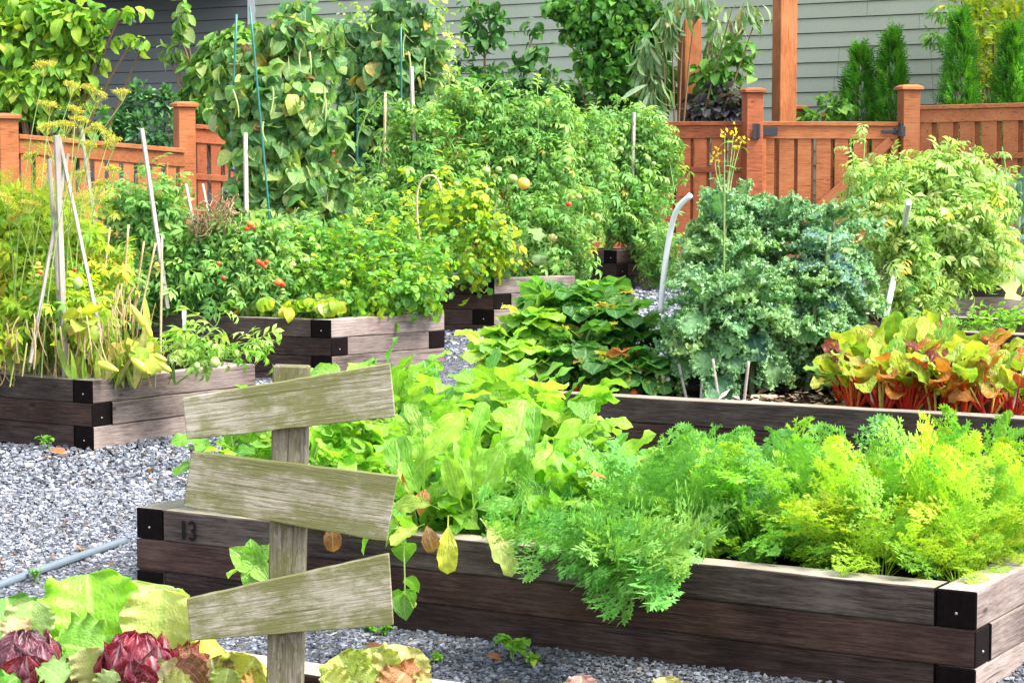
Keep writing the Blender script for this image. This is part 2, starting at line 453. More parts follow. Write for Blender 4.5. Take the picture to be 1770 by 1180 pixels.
# ---------------------------------------------------------------- leaf meshes
class Leaves:
    """collects many leaves as one mesh (vertices, faces, colour and leaf coordinates)"""
    def __init__(self): self.V = []; self.F4 = []; self.C = []; self.U = []; self.n = 0
    def add(self, T, O, D, N, S, C):
        V, F, U = T
        O = np.atleast_2d(O); k = len(O)
        if k == 0: return
        D = D / (np.linalg.norm(D, axis=1)[:, None] + 1e-9)
        X = np.cross(D, N); X /= np.linalg.norm(X, axis=1)[:, None] + 1e-9
        Z = np.cross(X, D)
        S = np.broadcast_to(np.asarray(S, float), (k,))[:, None, None]
        W = O[:, None, :] + S * (V[None, :, 0:1] * X[:, None, :] + V[None, :, 1:2] * D[:, None, :] + V[None, :, 2:3] * Z[:, None, :])
        m = len(V)
        self.V.append(W.reshape(-1, 3))
        self.F4.append((F[None] + (self.n + np.arange(k) * m)[:, None, None]).reshape(-1, 4))
        self.C.append(np.repeat(np.asarray(C, float), m, axis=0))
        self.U.append(np.tile(U, (k, 1)))
        self.n += k * m
    def tubes(self, P, r0, r1, C, sides=5):
        """P (k,n,3) polylines"""
        P = np.asarray(P, float)
        if P.ndim == 2: P = P[None]
        k, n, _ = P.shape
        tg = np.gradient(P, axis=1); tg /= np.linalg.norm(tg, axis=2)[..., None] + 1e-9
        X = np.cross(tg, np.array([.31, .2, .93])); X /= np.linalg.norm(X, axis=2)[..., None] + 1e-9
        Y = np.cross(tg, X)
        a = np.linspace(0, 2 * PI, sides, endpoint=False)
        r0 = np.broadcast_to(np.asarray(r0, float), (k,)); r1 = np.broadcast_to(np.asarray(r1, float), (k,))
        rr = r0[:, None] + (r1 - r0)[:, None] * np.linspace(0, 1, n)[None]
        V = P[:, :, None, :] + rr[:, :, None, None] * (np.cos(a)[None, None, :, None] * X[:, :, None, :] + np.sin(a)[None, None, :, None] * Y[:, :, None, :])
        F = np.array([(i * sides + q, i * sides + (q + 1) % sides, (i + 1) * sides + (q + 1) % sides, (i + 1) * sides + q) for i in range(n - 1) for q in range(sides)])
        m = n * sides
        self.V.append(V.reshape(-1, 3))
        self.F4.append((F[None] + (self.n + np.arange(k) * m)[:, None, None]).reshape(-1, 4))
        C = np.asarray(C, float)
        if C.ndim == 1: C = np.tile(C, (k, 1))
        self.C.append(np.repeat(C, m, axis=0)); self.U.append(np.zeros((k * m, 2)))
        self.n += k * m
    def mesh(self, name, off=(0, 0, 0)):
        V = (np.vstack(self.V) - np.array(off, float)).astype(np.float32)
        F = np.vstack(self.F4).astype(np.int32)
        C = np.vstack(self.C); U = np.vstack(self.U)
        me = bpy.data.meshes.new(name)
        me.vertices.add(len(V)); me.vertices.foreach_set('co', V.ravel())
        me.loops.add(F.size); me.loops.foreach_set('vertex_index', F.ravel())
        me.polygons.add(len(F)); me.polygons.foreach_set('loop_start', np.arange(0, F.size, 4, dtype=np.int32))
        me.polygons.foreach_set('use_smooth', np.ones(len(F), dtype=bool))
        ca = me.attributes.new('col', 'FLOAT_COLOR', 'POINT')
        ca.data.foreach_set('color', np.hstack([np.clip(C, 0, 1), np.ones((len(C), 1))]).astype(np.float32).ravel())
        ua = me.attributes.new('lu', 'FLOAT_VECTOR', 'POINT')
        ua.data.foreach_set('vector', np.hstack([U, np.zeros((len(U), 1))]).astype(np.float32).ravel())
        me.update(calc_edges=True)
        return me
    def build(self, name, mat, parent=None, off=None):
        if off is None: off = parent.location if parent is not None else (0, 0, 0)
        return link(name, self.mesh(name, off), mat, parent)

def beta_out(p, w, peak, k=1.3, stalk=.012):
    def f(t):
        s = np.clip((t - p) / (1 - p), 0, 1)
        a, b = peak * k, (1 - peak) * k
        g = (np.clip(s / peak, 1e-6, None) ** a) * (np.clip((1 - s) / (1 - peak), 0, None) ** b)
        return np.where(t < p, stalk, np.maximum(w * g, .002))
    return f
def T_grid(wf, nl=6, nw=2, droop=.6, cup=.15, wave=0.0, freq=3.0, fold=0.0, serr=0, serr_a=.15, jit=0.0, twist=0.0, seed=0, quilt=0.0, wexp=2):
    r = np.random.default_rng(seed)
    t = np.linspace(0, 1, nl + 1); u = np.linspace(-1, 1, nw + 1)
    W = wf(t)
    if serr: W = W * (1 - serr_a * ((t * serr) % 1.0))
    TT, UU = np.meshgrid(t, u, indexing='ij')
    WW = np.repeat(W[:, None], nw + 1, 1)
    x = UU * WW
    z = cup * np.abs(UU) ** 1.5 * WW + fold * np.abs(UU) * WW
    if wave:
        ph = r.random() * 6.28
        z = z + wave * np.abs(UU) ** wexp * np.sin(2 * PI * freq * TT + ph + UU * 1.2) * np.clip(WW * 6, 0, 1)
    if quilt:
        z = z + quilt * np.sin(TT * 26 + np.abs(UU) * 5) * np.sin(np.abs(UU) * 7 + 1) * np.clip(WW * 5, 0, 1)
    y = TT.copy()
    if jit:
        J = r.normal(0, jit, (3,) + x.shape) * (np.abs(UU) ** 2) * np.clip(WW * 8, 0, 1)
        x = x + J[0]; y = y + J[1]; z = z + J[2]
    if twist:
        a = twist * TT; x, z = x * np.cos(a) - z * np.sin(a), x * np.sin(a) + z * np.cos(a)
    if droop:
        th = droop * np.clip(y, 0, 1.2)
        yy = np.sin(th) / droop + z * np.sin(th)
        zz = -(1 - np.cos(th)) / droop + z * np.cos(th)
        y, z = yy, zz
    V = np.stack([x, y, z], -1).reshape(-1, 3)
    F = np.array([(i * (nw + 1) + j, i * (nw + 1) + j + 1, (i + 1) * (nw + 1) + j + 1, (i + 1) * (nw + 1) + j) for i in range(nl) for j in range(nw)])
    U = np.stack([UU, TT], -1).reshape(-1, 2)
    return V, F, U
def T_merge(parts, droop=0.0):
    """parts: (template, y, angle, scale, tilt, xoff)"""
    Vs, Fs, Us, n = [], [], [], 0
    for (V, F, U), y, ang, sc, tilt in parts:
        c, s = math.cos(ang), math.sin(ang)
        P = V * sc
        ct, st = math.cos(tilt), math.sin(tilt)
        P = np.stack([P[:, 0], P[:, 1] * ct - P[:, 2] * st, P[:, 1] * st + P[:, 2] * ct], -1)
        Q = np.stack([P[:, 0] * c + P[:, 1] * s, -P[:, 0] * s + P[:, 1] * c + y, P[:, 2]], -1)
        Vs.append(Q); Fs.append(F + n); Us.append(U); n += len(V)
    V = np.vstack(Vs)
    if droop:
        th = droop * V[:, 1]
        V = np.stack([V[:, 0], np.sin(th) / droop + V[:, 2] * np.sin(th), -(1 - np.cos(th)) / droop + V[:, 2] * np.cos(th)], -1)
    return V, np.vstack(Fs), np.vstack(Us)
def strip(w0, w1, y0, y1, n=4):
    y = np.linspace(y0, y1, n + 1); w = np.linspace(w0, w1, n + 1)
    V = np.zeros((2 * (n + 1), 3)); V[0::2, 0] = -w; V[1::2, 0] = w; V[0::2, 1] = y; V[1::2, 1] = y; V[:, 2] = -.003
    F = np.array([(2 * i, 2 * i + 1, 2 * i + 3, 2 * i + 2) for i in range(n)])
    return V, F, np.zeros((len(V), 2))

def compound(leaf, pairs, y0, droop, s0=.42, term=.5, ang=1.05, seed=0, rach=.010):
    r = np.random.default_rng(seed)
    parts = [(strip(rach, rach * .5, 0, .75), 0, 0, 1, 0)]
    for i in range(pairs):
        f = i / max(1, pairs - 1); y = y0 + (.72 - y0) * f
        sc = s0 * (.75 + .5 * math.sin(PI * (f * .8 + .1))) * (1 if i % 2 == 0 else .75)
        for sg in (-1, 1):
            parts.append((leaf, y + r.normal(0, .015), sg * (ang - .25 * f + r.normal(0, .1)), sc * r.uniform(.85, 1.1), r.normal(-.15, .2)))
    parts.append((leaf, .70, r.normal(0, .08), term, r.normal(-.1, .1)))
    return T_merge(parts, droop)

def diamond(w, L):
    V = np.array([(0, 0, 0), (w, L * .5, .0), (0, L, 0), (-w, L * .5, .0)], float)
    return V, np.array([(0, 1, 2, 3)]), np.zeros((4, 2))
def frond(seed=0, pairs=9, sub=5, third=True, y0=.34, spread=.30, droop=.9, seg=.05, w=.009):
    r = np.random.default_rng(seed)
    seg_t = diamond(w, seg)
    tip = T_merge([(seg_t, 0, 0, 1, .1), (seg_t, seg * .25, .75, .8, -.1), (seg_t, seg * .25, -.75, .8, .2)]) if third else seg_t
    parts = [(strip(.010, .005, 0, y0, 3), 0, 0, 1, 0), (strip(.005, .002, y0, .97, 4), 0, 0, 1, 0)]
    for i in range(pairs):
        f = i / (pairs - 1.0); y = y0 + (.97 - y0) * f ** .85
        Lp = spread * (1 - f) ** .8 * (.75 + .25 * min(1, f * 5)) + .03
        for sg in (-1, 1):
            ps = [(strip(.003, .001, 0, Lp, 2), 0, 0, 1, 0)]
            ns = max(1, int(round(sub * (1 - .65 * f))))
            for j in range(ns):
                g = (j + .4) / ns
                for s2 in (-1, 1):
                    ps.append((tip, Lp * g, s2 * (.85 + r.normal(0, .12)), (1.25 - .6 * g) * r.uniform(.8, 1.2), r.normal(0, .35)))
            ps.append((tip, Lp * .95, 0, 1.0, 0))
            P = T_merge(ps, r.uniform(-.5, 1.6))
            parts.append((P, y, sg * (1.0 - .35 * f + r.normal(0, .1)), 1.0, r.normal(.1, .25)))
    parts.append((tip, .96, 0, 1, 0))
    return T_merge(parts, droop)

def pal(r, n, cols, var=.16):
    """random pick from a palette [(weight,(r,g,b)),...] with natural variation"""
    w = np.array([c[0] for c in cols], float); w /= w.sum()
    A = np.array([c[1] for c in cols])[r.choice(len(cols), n, p=w)]
    k = np.exp(r.normal(0, var, n))[:, None]
    hue = r.normal(0, var * .35, (n, 1))
    return np.clip(A * k * np.hstack([1 + hue, np.ones((n, 1)), 1 - hue]), .002, .95)
def unit(v): return v / (np.linalg.norm(v, axis=-1)[..., None] + 1e-9)
def scatter(L, r, T, O, D, size, cols, var=.16, jitN=.5, sv=.22):
    """leaves of several templates T at O pointing along D"""
    n = len(O); which = r.integers(0, len(T), n)
    N = np.array([0, 0, 1.0]) + r.normal(0, jitN, (n, 3))
    C = pal(r, n, cols, var); S = size * np.exp(r.normal(0, sv, n))
    for i, t in enumerate(T):
        m = which == i
        if m.any(): L.add(t, O[m], D[m], N[m], S[m], C[m])
def blob(L, r, T, c, rad, n, size, cols, sub=7, el=0.0, shell=.55, out=.8, rnd=.6, var=.16, jitN=.5, tight=.34):
    """uneven clump of leaves in an ellipsoid, gathered round random sub-centres"""
    c = np.array(c, float); rad = np.array(rad if np.ndim(rad) else (rad,) * 3, float)
    d = unit(r.normal(0, 1, (sub, 3))); q = d * (r.random((sub, 1)) ** .5) * (1 - tight * .5)
    p = q[r.integers(0, sub, n)] + r.normal(0, tight, (n, 3))
    ln = np.linalg.norm(p, axis=1)[:, None]
    p = np.where(ln > 1.15, p / ln * (1.15 * r.random((n, 1)) ** .2), p)
    keep = (np.linalg.norm(p, axis=1) > shell * r.random(n))
    p = p[keep]; m = len(p)
    D = out * unit(p * 1.0) + rnd * r.normal(0, 1, (m, 3)) * .6 + np.array([0, 0, el])
    scatter(L, r, T, c + p * rad, D, size, cols, var, jitN)
    return c + p * rad
def bez(p0, p1, p2, n=10):
    t = np.linspace(0, 1, n)[None, :, None]
    return (1 - t) ** 2 * p0[:, None] + 2 * t * (1 - t) * p1[:, None] + t * t * p2[:, None]
def stems(r, base, ns, h, spread, r0=.05, hmin=.55, lean=(0, 0), arch=.35, n=10):
    base = np.array(base, float)
    a = r.random(ns) * 2 * PI; q = np.sqrt(r.random(ns))
    p0 = base + np.stack([np.cos(a) * q * r0, np.sin(a) * q * r0, np.zeros(ns)], -1)
    hh = h * (hmin + (1 - hmin) * r.random(ns))
    p2 = base + np.stack([np.cos(a) * q * spread + lean[0], np.sin(a) * q * spread + lean[1], hh], -1)
    p1 = p0 * (1 - arch) + p2 * arch; p1[:, 2] = base[2] + hh * (.55 + .45 * r.random(ns))
    return bez(p0, p1, p2, n)
def leaf_stems(L, r, P, T, per, size, cols, t0=.15, el=(-.3, .5), tang=.4, var=.16, jitN=.4, sv=.22):
    k, n, _ = P.shape
    t = t0 + (1 - t0) * r.random((k, per)); f = t * (n - 1); i = np.clip(f.astype(int), 0, n - 2); w = (f - i)[..., None]
    kk = np.arange(k)[:, None]
    O = P[kk, i] * (1 - w) + P[kk, i + 1] * w
    TG = unit(P[kk, i + 1] - P[kk, i])
    a = r.random((k, per)) * 2 * PI; e = r.uniform(el[0], el[1], (k, per))
    D = np.stack([np.cos(a) * np.cos(e), np.sin(a) * np.cos(e), np.sin(e)], -1) + tang * TG
    scatter(L, r, T, O.reshape(-1, 3), D.reshape(-1, 3), size, cols, var, jitN, sv)
    return O.reshape(-1, 3)
# ---------------------------------------------------------------- ground
def make_ground():
    bm = bmesh.new(); n = 40
    X = np.linspace(-60, 60, n); Y = np.linspace(-25, 130, n)
    g = [[bm.verts.new((x, y, gz(x, y))) for y in Y] for x in X]
    for i in range(n - 1):
        for j in range(n - 1): bm.faces.new((g[i][j], g[i + 1][j], g[i + 1][j + 1], g[i][j + 1]))
    me = fin(bm, 'gravel_ground')
    return link('gravel_ground', me, M['gravel'], kind='structure')
make_ground()

BEDS = []                                                  # (C, a, La, b, Lb) footprints
TH, TW = 0.135, 0.145
_tr = random.Random(5)
def timber(parent, P, d, L, wv, z0, z1, mats):
    """timber on footprint P, along unit d for L, width vector wv (2D)"""
    d = np.array(d); ang = math.atan2(d[1], d[0])
    c, s = math.cos(-ang), math.sin(-ang)
    W = np.array([wv[0] * c - wv[1] * s, wv[0] * s + wv[1] * c])
    bm = bmesh.new(); h = z1 - z0
    ring = [(0, 0), (L, 0), (L + W[0], W[1]), (W[0], W[1])]
    v = [bm.verts.new((p[0], p[1], 0)) for p in ring] + [bm.verts.new((p[0], p[1], h)) for p in ring]
    for k, f in enumerate(((3, 2, 1, 0), (4, 5, 6, 7), (0, 1, 5, 4), (1, 2, 6, 5), (2, 3, 7, 6), (3, 0, 4, 7))):
        fc = bm.faces.new([v[i] for i in f]); fc.material_index = (0, 2, 0, 1, 0, 1)[k]
    bmesh.ops.recalc_face_normals(bm, faces=bm.faces[:])
    # a little waviness along the length
    if L > .5:
        es = [e for e in bm.edges if abs((e.verts[0].co - e.verts[1].co).length - L) < .02]
        bmesh.ops.subdivide_edges(bm, edges=es, cuts=9, use_grid_fill=True)
        for vv in bm.verts:
            if .03 < vv.co.x < L - .03:
                vv.co.z += _tr.uniform(-.0025, .0025); vv.co.y += _tr.uniform(-.002, .002)
        ed = [e for e in bm.edges if len(e.link_faces) == 2 and e.calc_face_angle(0) > .6]
    else: ed = bm.edges[:]
    bmesh.ops.bevel(bm, geom=ed, offset=.006, segments=2, affect='EDGES', profile=.5)
    for fc in bm.faces:                                   # the dark end sealer laps a little round the arrises
        cx = fc.calc_center_median()
        lx = min(abs(cx.x - W[0] * cx.y / W[1]), abs(cx.x - W[0] * cx.y / W[1] - L))
        if lx < .0062: fc.material_index = 1
    me = bpy.data.meshes.new('timber'); bm.to_mesh(me); bm.free()
    o = link('timber', me, mats, parent)
    o.location = (P[0] - parent.location.x, P[1] - parent.location.y, z0 - parent.location.z)
    o.rotation_euler = (0, 0, ang)
    return o
def screw(tim, x, y, z, ax):
    """small washer head on timber, world position"""
    bm = bmesh.new(); bmesh.ops.create_uvsphere(bm, u_segments=8, v_segments=6, radius=.0055)
    me = bpy.data.meshes.new('screw'); bm.to_mesh(me); bm.free()
    o = link('screw', me, M['screw'], tim)
    c, s = math.cos(-tim.rotation_euler.z), math.sin(-tim.rotation_euler.z)
    q = Vector((x, y, z)) - tim.location - tim.parent.location
    o.location = (q.x * c - q.y * s, q.x * s + q.y * c, q.z)
def raised_bed(label, C, a, La, b, Lb, zt, courses, faceA='timber', faceB='timber_pale', soil_drop=.055, seed=1):
    a = np.array(a); b = np.array(b); C = np.array(C[:2], float)
    sn = abs(a[0] * b[1] - a[1] * b[0]); wa = TW / sn
    R = root('raised_bed', label, 'raised bed', (C[0], C[1], zt - courses * TH))
    mA = [M[faceA], M['timber_end'], M['timber_top']]; mB = [M[faceB], M['timber_end'], M['timber_top']]
    r = random.Random(seed)
    for k in range(courses):
        z1 = zt - k * TH; z0 = z1 - TH + .003
        j = [r.uniform(-.004, .004) for _ in range(4)]
        mAk = mA if k else [M['timber_grey'], M['timber_end'], M['timber_top']]
        if faceA == 'timber' and k == 1 and seed % 2: mAk = [M['timber_red'], M['timber_end'], M['timber_top']]
        if k % 2 == 0:
            t1 = timber(R, C + b * j[0], b, Lb, a * wa, z0, z1, mB)
            t2 = timber(R, C + a * (La - wa) + b * j[1], b, Lb, a * wa, z0, z1, mB)
            timber(R, C + a * (wa + .003) + b * j[2], a, La - 2 * wa - .006, b * wa, z0, z1, mAk)
            timber(R, C + a * (wa + .003) + b * (Lb - wa + j[3]), a, La - 2 * wa - .006, b * wa, z0, z1, mA)
            for tt, off in ((t1, .5), (t2, La / wa - .5)):
                q = C + a * wa * off + b * (j[0] if tt is t1 else j[1])
                screw(tt, q[0], q[1], z0 + TH * .38, b)
        else:
            t1 = timber(R, C + a * j[0], a, La, b * wa, z0, z1, mAk)
            timber(R, C + b * (Lb - wa) + a * j[1], a, La, b * wa, z0, z1, mA)
            timber(R, C + b * (wa + .003) + a * j[2], b, Lb - 2 * wa - .006, a * wa, z0, z1, mB)
            timber(R, C + b * (wa + .003) + a * (La - wa + j[3]), b, Lb - 2 * wa - .006, a * wa, z0, z1, mB)
            q = C + b * wa * .5 + a * j[0]
            screw(t1, q[0], q[1], z0 + TH * .35, a)
    # soil filling
    bm = bmesh.new(); n = max(8, int(La / .05)); m = max(6, int(Lb / .05))
    rr = np.random.default_rng(seed)
    i0, i1 = wa * .9, La - wa * .9; j0, j1 = wa * .9, Lb - wa * .9
    G = []
    for i in range(n + 1):
        row = []
        for q in range(m + 1):
            p = a * (i0 + (i1 - i0) * i / n) + b * (j0 + (j1 - j0) * q / m)
            row.append(bm.verts.new((p[0], p[1], courses * TH - soil_drop + rr.normal(0, .009))))
        G.append(row)
    for i in range(n):
        for q in range(m): bm.faces.new((G[i][q], G[i][q + 1], G[i + 1][q + 1], G[i + 1][q]))
    bmesh.ops.recalc_face_normals(bm, faces=bm.faces[:])
    me = bpy.data.meshes.new('soil'); bm.to_mesh(me); bm.free()
    if me.polygons[0].normal.z < 0: me.flip_normals()
    for p in me.polygons: p.use_smooth = True
    link('soil', me, M['soil'], R)
    BEDS.append((C, a, La, b, Lb))
    class Bed: pass
    B = Bed(); B.C, B.a, B.b, B.La, B.Lb, B.zt, B.zs, B.root = C, a, b, La, Lb, zt, zt - soil_drop, R
    B.pt = lambda s, t: np.array([*(C + a * s + b * t), zt - soil_drop])
    return B
def u2(deg): return np.array([math.cos(RAD(deg)), math.sin(RAD(deg))])
AD, BD = u2(180 - 30.7), u2(59.3)
c13 = at(1689, 1023, 7.4)
bed13 = raised_bed('dark timber bed numbered 13, nearest of the tall beds, full of greens and carrots', c13, AD, 3.74, BD, 1.55, c13[2], 4, seed=3)
cL = at(159, 658, 12.5)
bedL = raised_bed('timber bed on the left by the gravel, with dried beans and yellow squash', cL, u2(180 - 32.5), 2.6, u2(53.7), 1.37, cL[2], 3, seed=5)
c3 = at(572, 553, 16.0)
bed3 = raised_bed('timber bed behind the left one, holding tomatoes and yellow green herbs', c3, u2(180 - 21.6), 2.6, u2(45), 1.15, c3[2], 4, seed=4)
c4 = at(854, 482, 19.0)
bed4 = raised_bed('weathered timber bed under the big tomato thicket, behind the strawberries', c4, u2(180 - 12), 1.5, u2(39.8), .95, c4[2], 4, 'timber', 'timber_pale', seed=7)
c5 = at(1066, 432.5, 22.3)
bed5 = raised_bed('farthest timber bed, by the fence under the tomatoes with orange fruit', c5, u2(180 - 38), 1.4, u2(38.7), .6, c5[2], 3, 'timber', 'timber', seed=8)
_k0 = at(1770, 724, 10.3); _ka = u2(180 - 29.4)
cK = _k0[:2] - _ka * 0.75
bedK = raised_bed('long timber bed behind the carrots holding kale, strawberries and red stemmed chard', cK, _ka, 3.78, BD, 1.5, _k0[2], 4, seed=9)
_70 = at(1712, 576, 13.2); _7a = u2(180 - 34)
bed7 = raised_bed('timber bed behind the chard, holding a large tomato bush and parsley', _70[:2] - _7a * 1.1, _7a, 2.75, u2(58), 1.4, _70[2], 4, seed=10)
_80 = at(1640, 484, 17.0)
bed8 = raised_bed('far right timber bed with trailing squash and blue black kale', _80[:2] + u2(8) * 2.2, u2(188), 2.7, u2(98), 1.3, _80[2], 4, 'timber_pale', 'timber_pale', seed=12)
_n0 = at(457, 1131, 6.4)
_nC = _n0[:2] - AD * 2.6 - BD * 1.35
bedN = raised_bed('foreground timber bed with red and green lettuces round the wooden sign', _nC, AD, 4.9, BD, 1.35, _n0[2], 4, 'timber', 'timber', soil_drop=.07, seed=14)

# stencilled number on the front of bed 13
def stencil():
    bm = bmesh.new(); th = .0012
    def stroke(pts, w):
        for k in range(len(pts) - 1):
            (x0, y0), (x1, y1) = pts[k], pts[k + 1]; d = Vector((x1 - x0, y1 - y0)).normalized(); n = Vector((-d.y, d.x)) * w / 2
            q = [(x0 + n.x, y0 + n.y), (x0 - n.x, y0 - n.y), (x1 - n.x, y1 - n.y), (x1 + n.x, y1 + n.y)]
            hexa_bm(bm, [(x, y, 0) for x, y in q] + [(x, y, th) for x, y in q])
    H = .078
    stroke([(.009, 0), (.009, H)], .017)
    for (cy, a0, a1) in ((H * .735, 150, -62), (H * .265, 62, -150)):
        ang = [RAD(a0 + (a1 - a0) * k / 9) for k in range(10)]
        stroke([(.054 + .0165 * math.cos(a), cy + .0165 * 1.1 * math.sin(a)) for a in ang], .0135)
    stroke([(.050, H * .5), (.061, H * .5)], .011)
    tim = [o for o in bed13.root.children if o.name.startswith('timber') and abs(o.location.z - 3 * TH) < .02
           and abs(math.cos(o.rotation_euler.z) - AD[0]) < .01]
    tim = min(tim, key=lambda o: o.location.x * BD[0] + o.location.y * BD[1])      # the front one of the two
    bmesh.ops.recalc_face_normals(bm, faces=bm.faces[:]); me = bpy.data.meshes.new('number'); bm.to_mesh(me); bm.free()
    o = link('number', me, M['black_paint'], tim)
    # timber local: X along AD (to the left), outward +Y; letters read left to right from the front
    o.matrix_local = Matrix.Translation((3.335, .0065, .018)) @ Matrix(((-1, 0, 0, 0), (0, 0, 1, 0), (0, 1, 0, 0), (0, 0, 0, 1)))
stencil()

# ---------------------------------------------------------------- gravel stones
def in_bed(P, grow=.0):
    m = np.zeros(len(P), bool)
    for C, a, La, b, Lb in BEDS:
        d = P - C; det = a[0] * b[1] - a[1] * b[0]
        s = (d[:, 0] * b[1] - d[:, 1] * b[0]) / det; t = (a[0] * d[:, 1] - a[1] * d[:, 0]) / det
        m |= (s > -grow) & (s < La + grow) & (t > -grow) & (t < Lb + grow)
    return m
def make_stones():
    r = np.random.default_rng(3)
    L = Leaves()
    V0 = np.array([(x, y, z) for z in (-1, 1) for (x, y) in ((-1, -1), (1, -1), (1, 1), (-1, 1))], float)
    F0 = np.array([(3, 2, 1, 0), (4, 5, 6, 7), (0, 1, 5, 4), (1, 2, 6, 5), (2, 3, 7, 6), (3, 0, 4, 7)])
    def batch(n, x0, x1, y0, y1, size, tone=1.0):
        P = np.stack([r.uniform(x0, x1, n), r.uniform(y0, y1, n)], -1)
        px = P[:, 0] / P[:, 1] * FPX + 885
        P = P[(~in_bed(P, -.005)) & (px > -60) & (px < 1830)]
        k = len(P)
        sz = size * np.minimum(np.exp(r.normal(0, .35, k)), 1.9)
        J = V0[None] * np.array([1, .72, .5]) + r.normal(0, .22, (k, 8, 3))
        a = r.random(k) * 6.28; ti = r.normal(0, .45, k)
        x, y, z = J[..., 0], J[..., 1], J[..., 2]
        y, z = y * np.cos(ti)[:, None] - z * np.sin(ti)[:, None], y * np.sin(ti)[:, None] + z * np.cos(ti)[:, None]
        x, y = x * np.cos(a)[:, None] - y * np.sin(a)[:, None], x * np.sin(a)[:, None] + y * np.cos(a)[:, None]
        W = np.stack([x, y, z], -1) * (sz * .5)[:, None, None]
        W[..., 0] += P[:, 0:1]; W[..., 1] += P[:, 1:2]; W[..., 2] += (gz(P[:, 0], P[:, 1]) + sz * r.uniform(.05, .45, k))[:, None]
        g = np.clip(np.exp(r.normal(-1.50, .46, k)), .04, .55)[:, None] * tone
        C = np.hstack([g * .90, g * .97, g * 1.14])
        warm = r.random(k) < .06
        C[warm] *= np.array([1.15, .95, .72])
        L.V.append(W.reshape(-1, 3)); L.F4.append((F0[None] + (L.n + np.arange(k) * 8)[:, None, None]).reshape(-1, 4))
        L.C.append(np.repeat(C, 8, 0)); L.U.append(np.zeros((k * 8, 2))); L.n += k * 8
    batch(52000, -2.7, .3, 8.3, 11.5, .0125)
    batch(42000, -3.3, .8, 11.3, 16.0, .0145)
    batch(46000, -1.9, 2.2, 5.9, 9.3, .012, .55)  # strip before the numbered bed, its shade put into the stone colour
    batch(9000, -1.5, 1.2, 14.5, 20, .022)
    batch(9000, .2, 2.6, 15.5, 23, .022)
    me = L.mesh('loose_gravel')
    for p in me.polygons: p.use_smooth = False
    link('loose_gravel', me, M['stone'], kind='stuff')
make_stones()

# ---------------------------------------------------------------- house
def make_house():
    dW = u2(180 - 34.0)                                   # towards the left and away
    nW = np.array([-dW[1], dW[0]]); nW = nW if nW[1] < 0 else -nW   # outward (towards the camera)
    P0 = at(1500, 150, 30.0)[:2]
    def along(px):                                        # distance along the wall to a pixel column
        k = (px - 885) / FPX
        return (P0[0] - k * P0[1]) / (k * dW[1] - dW[0])
    sR, sM, sL = along(2300), along(441), along(-600)
    R = root('house', 'grey green house with lap siding behind the cedar fence', 'house', (*(P0 + dW * sM), gz(*P0)))
    zb, ztop, ex = -.3, 7.5, .203
    def lap(name, s0, s1, mat, back=0.0):
        bm = bmesh.new(); z = zb
        while z < ztop:
            for (sa, sb) in ((s0, s1),):
                q = []
                for (s, off, zz) in ((sa, .040, z + .010), (sb, .040, z + .010), (sb, .012, z + ex), (sa, .012, z + ex)):
                    p = P0 + dW * s + nW * (off - back); q.append(Vector((p[0], p[1], zz)))
                bq = []
                for (s, off, zz) in ((sa, .010, z + .010), (sb, .010, z + .010), (sb, -.006, z + ex), (sa, -.006, z + ex)):
                    p = P0 + dW * s + nW * (off - back); bq.append(Vector((p[0], p[1], zz)))
                hexa_bm(bm, bq + q)
            z += ex
        me = fin(bm, name)
        o = link(name, me, mat, R)
        o.location = (-R.location.x, -R.location.y, -R.location.z)
        return o
    lap('siding', sR, sM - .075, M['siding'])
    lap('porch_siding', sM + .075, sL, M['siding_shaded'], .02)
    def slab(name, s0, s1, o0, o1, z0, z1, mat, z0b=None):
        bm = bmesh.new(); q = []
        for zz in (z0, z1):
            for (s, o) in ((s0, o0), (s1, o0), (s1, o1), (s0, o1)):
                p = P0 + dW * s + nW * o; q.append((p[0], p[1], zz))
        hexa_bm(bm, q)
        ob = link(name, fin(bm, name), mat, R)
        ob.location = (-R.location.x, -R.location.y, -R.location.z)
    rj = random.Random(4); bm = bmesh.new(); zz = zb; k = 0
    while zz < ztop:
        s0_ = sR + 1.0 + rj.uniform(0, 2.4)
        while s0_ < sM - .4:
            q = []
            for (za, off) in ((zz + .012, .0408), (zz + ex - .002, .0128)):
                for (ds, oo) in ((-.0022, 0), (.0022, 0), (.0022, -.012), (-.0022, -.012)):
                    p = P0 + dW * (s0_ + ds) + nW * (off + oo); q.append((p[0], p[1], za))
            hexa_bm(bm, q); s0_ += 3.66
        zz += ex
    oj = link('board_joints', fin(bm, 'board_joints'), M['steel'], R); oj.location = (-R.location.x, -R.location.y, -R.location.z)
    slab('corner_trim', sM - .073, sM + .073, -.02, .05, zb, ztop, M['white_trim'])
    slab('wall_body', sR, sL, -6.0, -.05, zb, ztop, M['siding_shaded'])
    slab('roof', sR - .5, sL + .5, -6.5, .75, ztop + .02, ztop + .25, M['siding_shaded'])
    slab('porch_roof', sM + .08, sL, .03, 2.6, CAMZ + 3.0, CAMZ + 3.25, M['siding_shaded'])
    slab('unseen_shade_wall', sL - .3, sL + 2.5, .03, 4.2, zb, ztop - .1, M['siding_shaded'])  # out-of-view wall, added only to darken the porch siding
    return dW, nW, P0, along
HW = make_house()

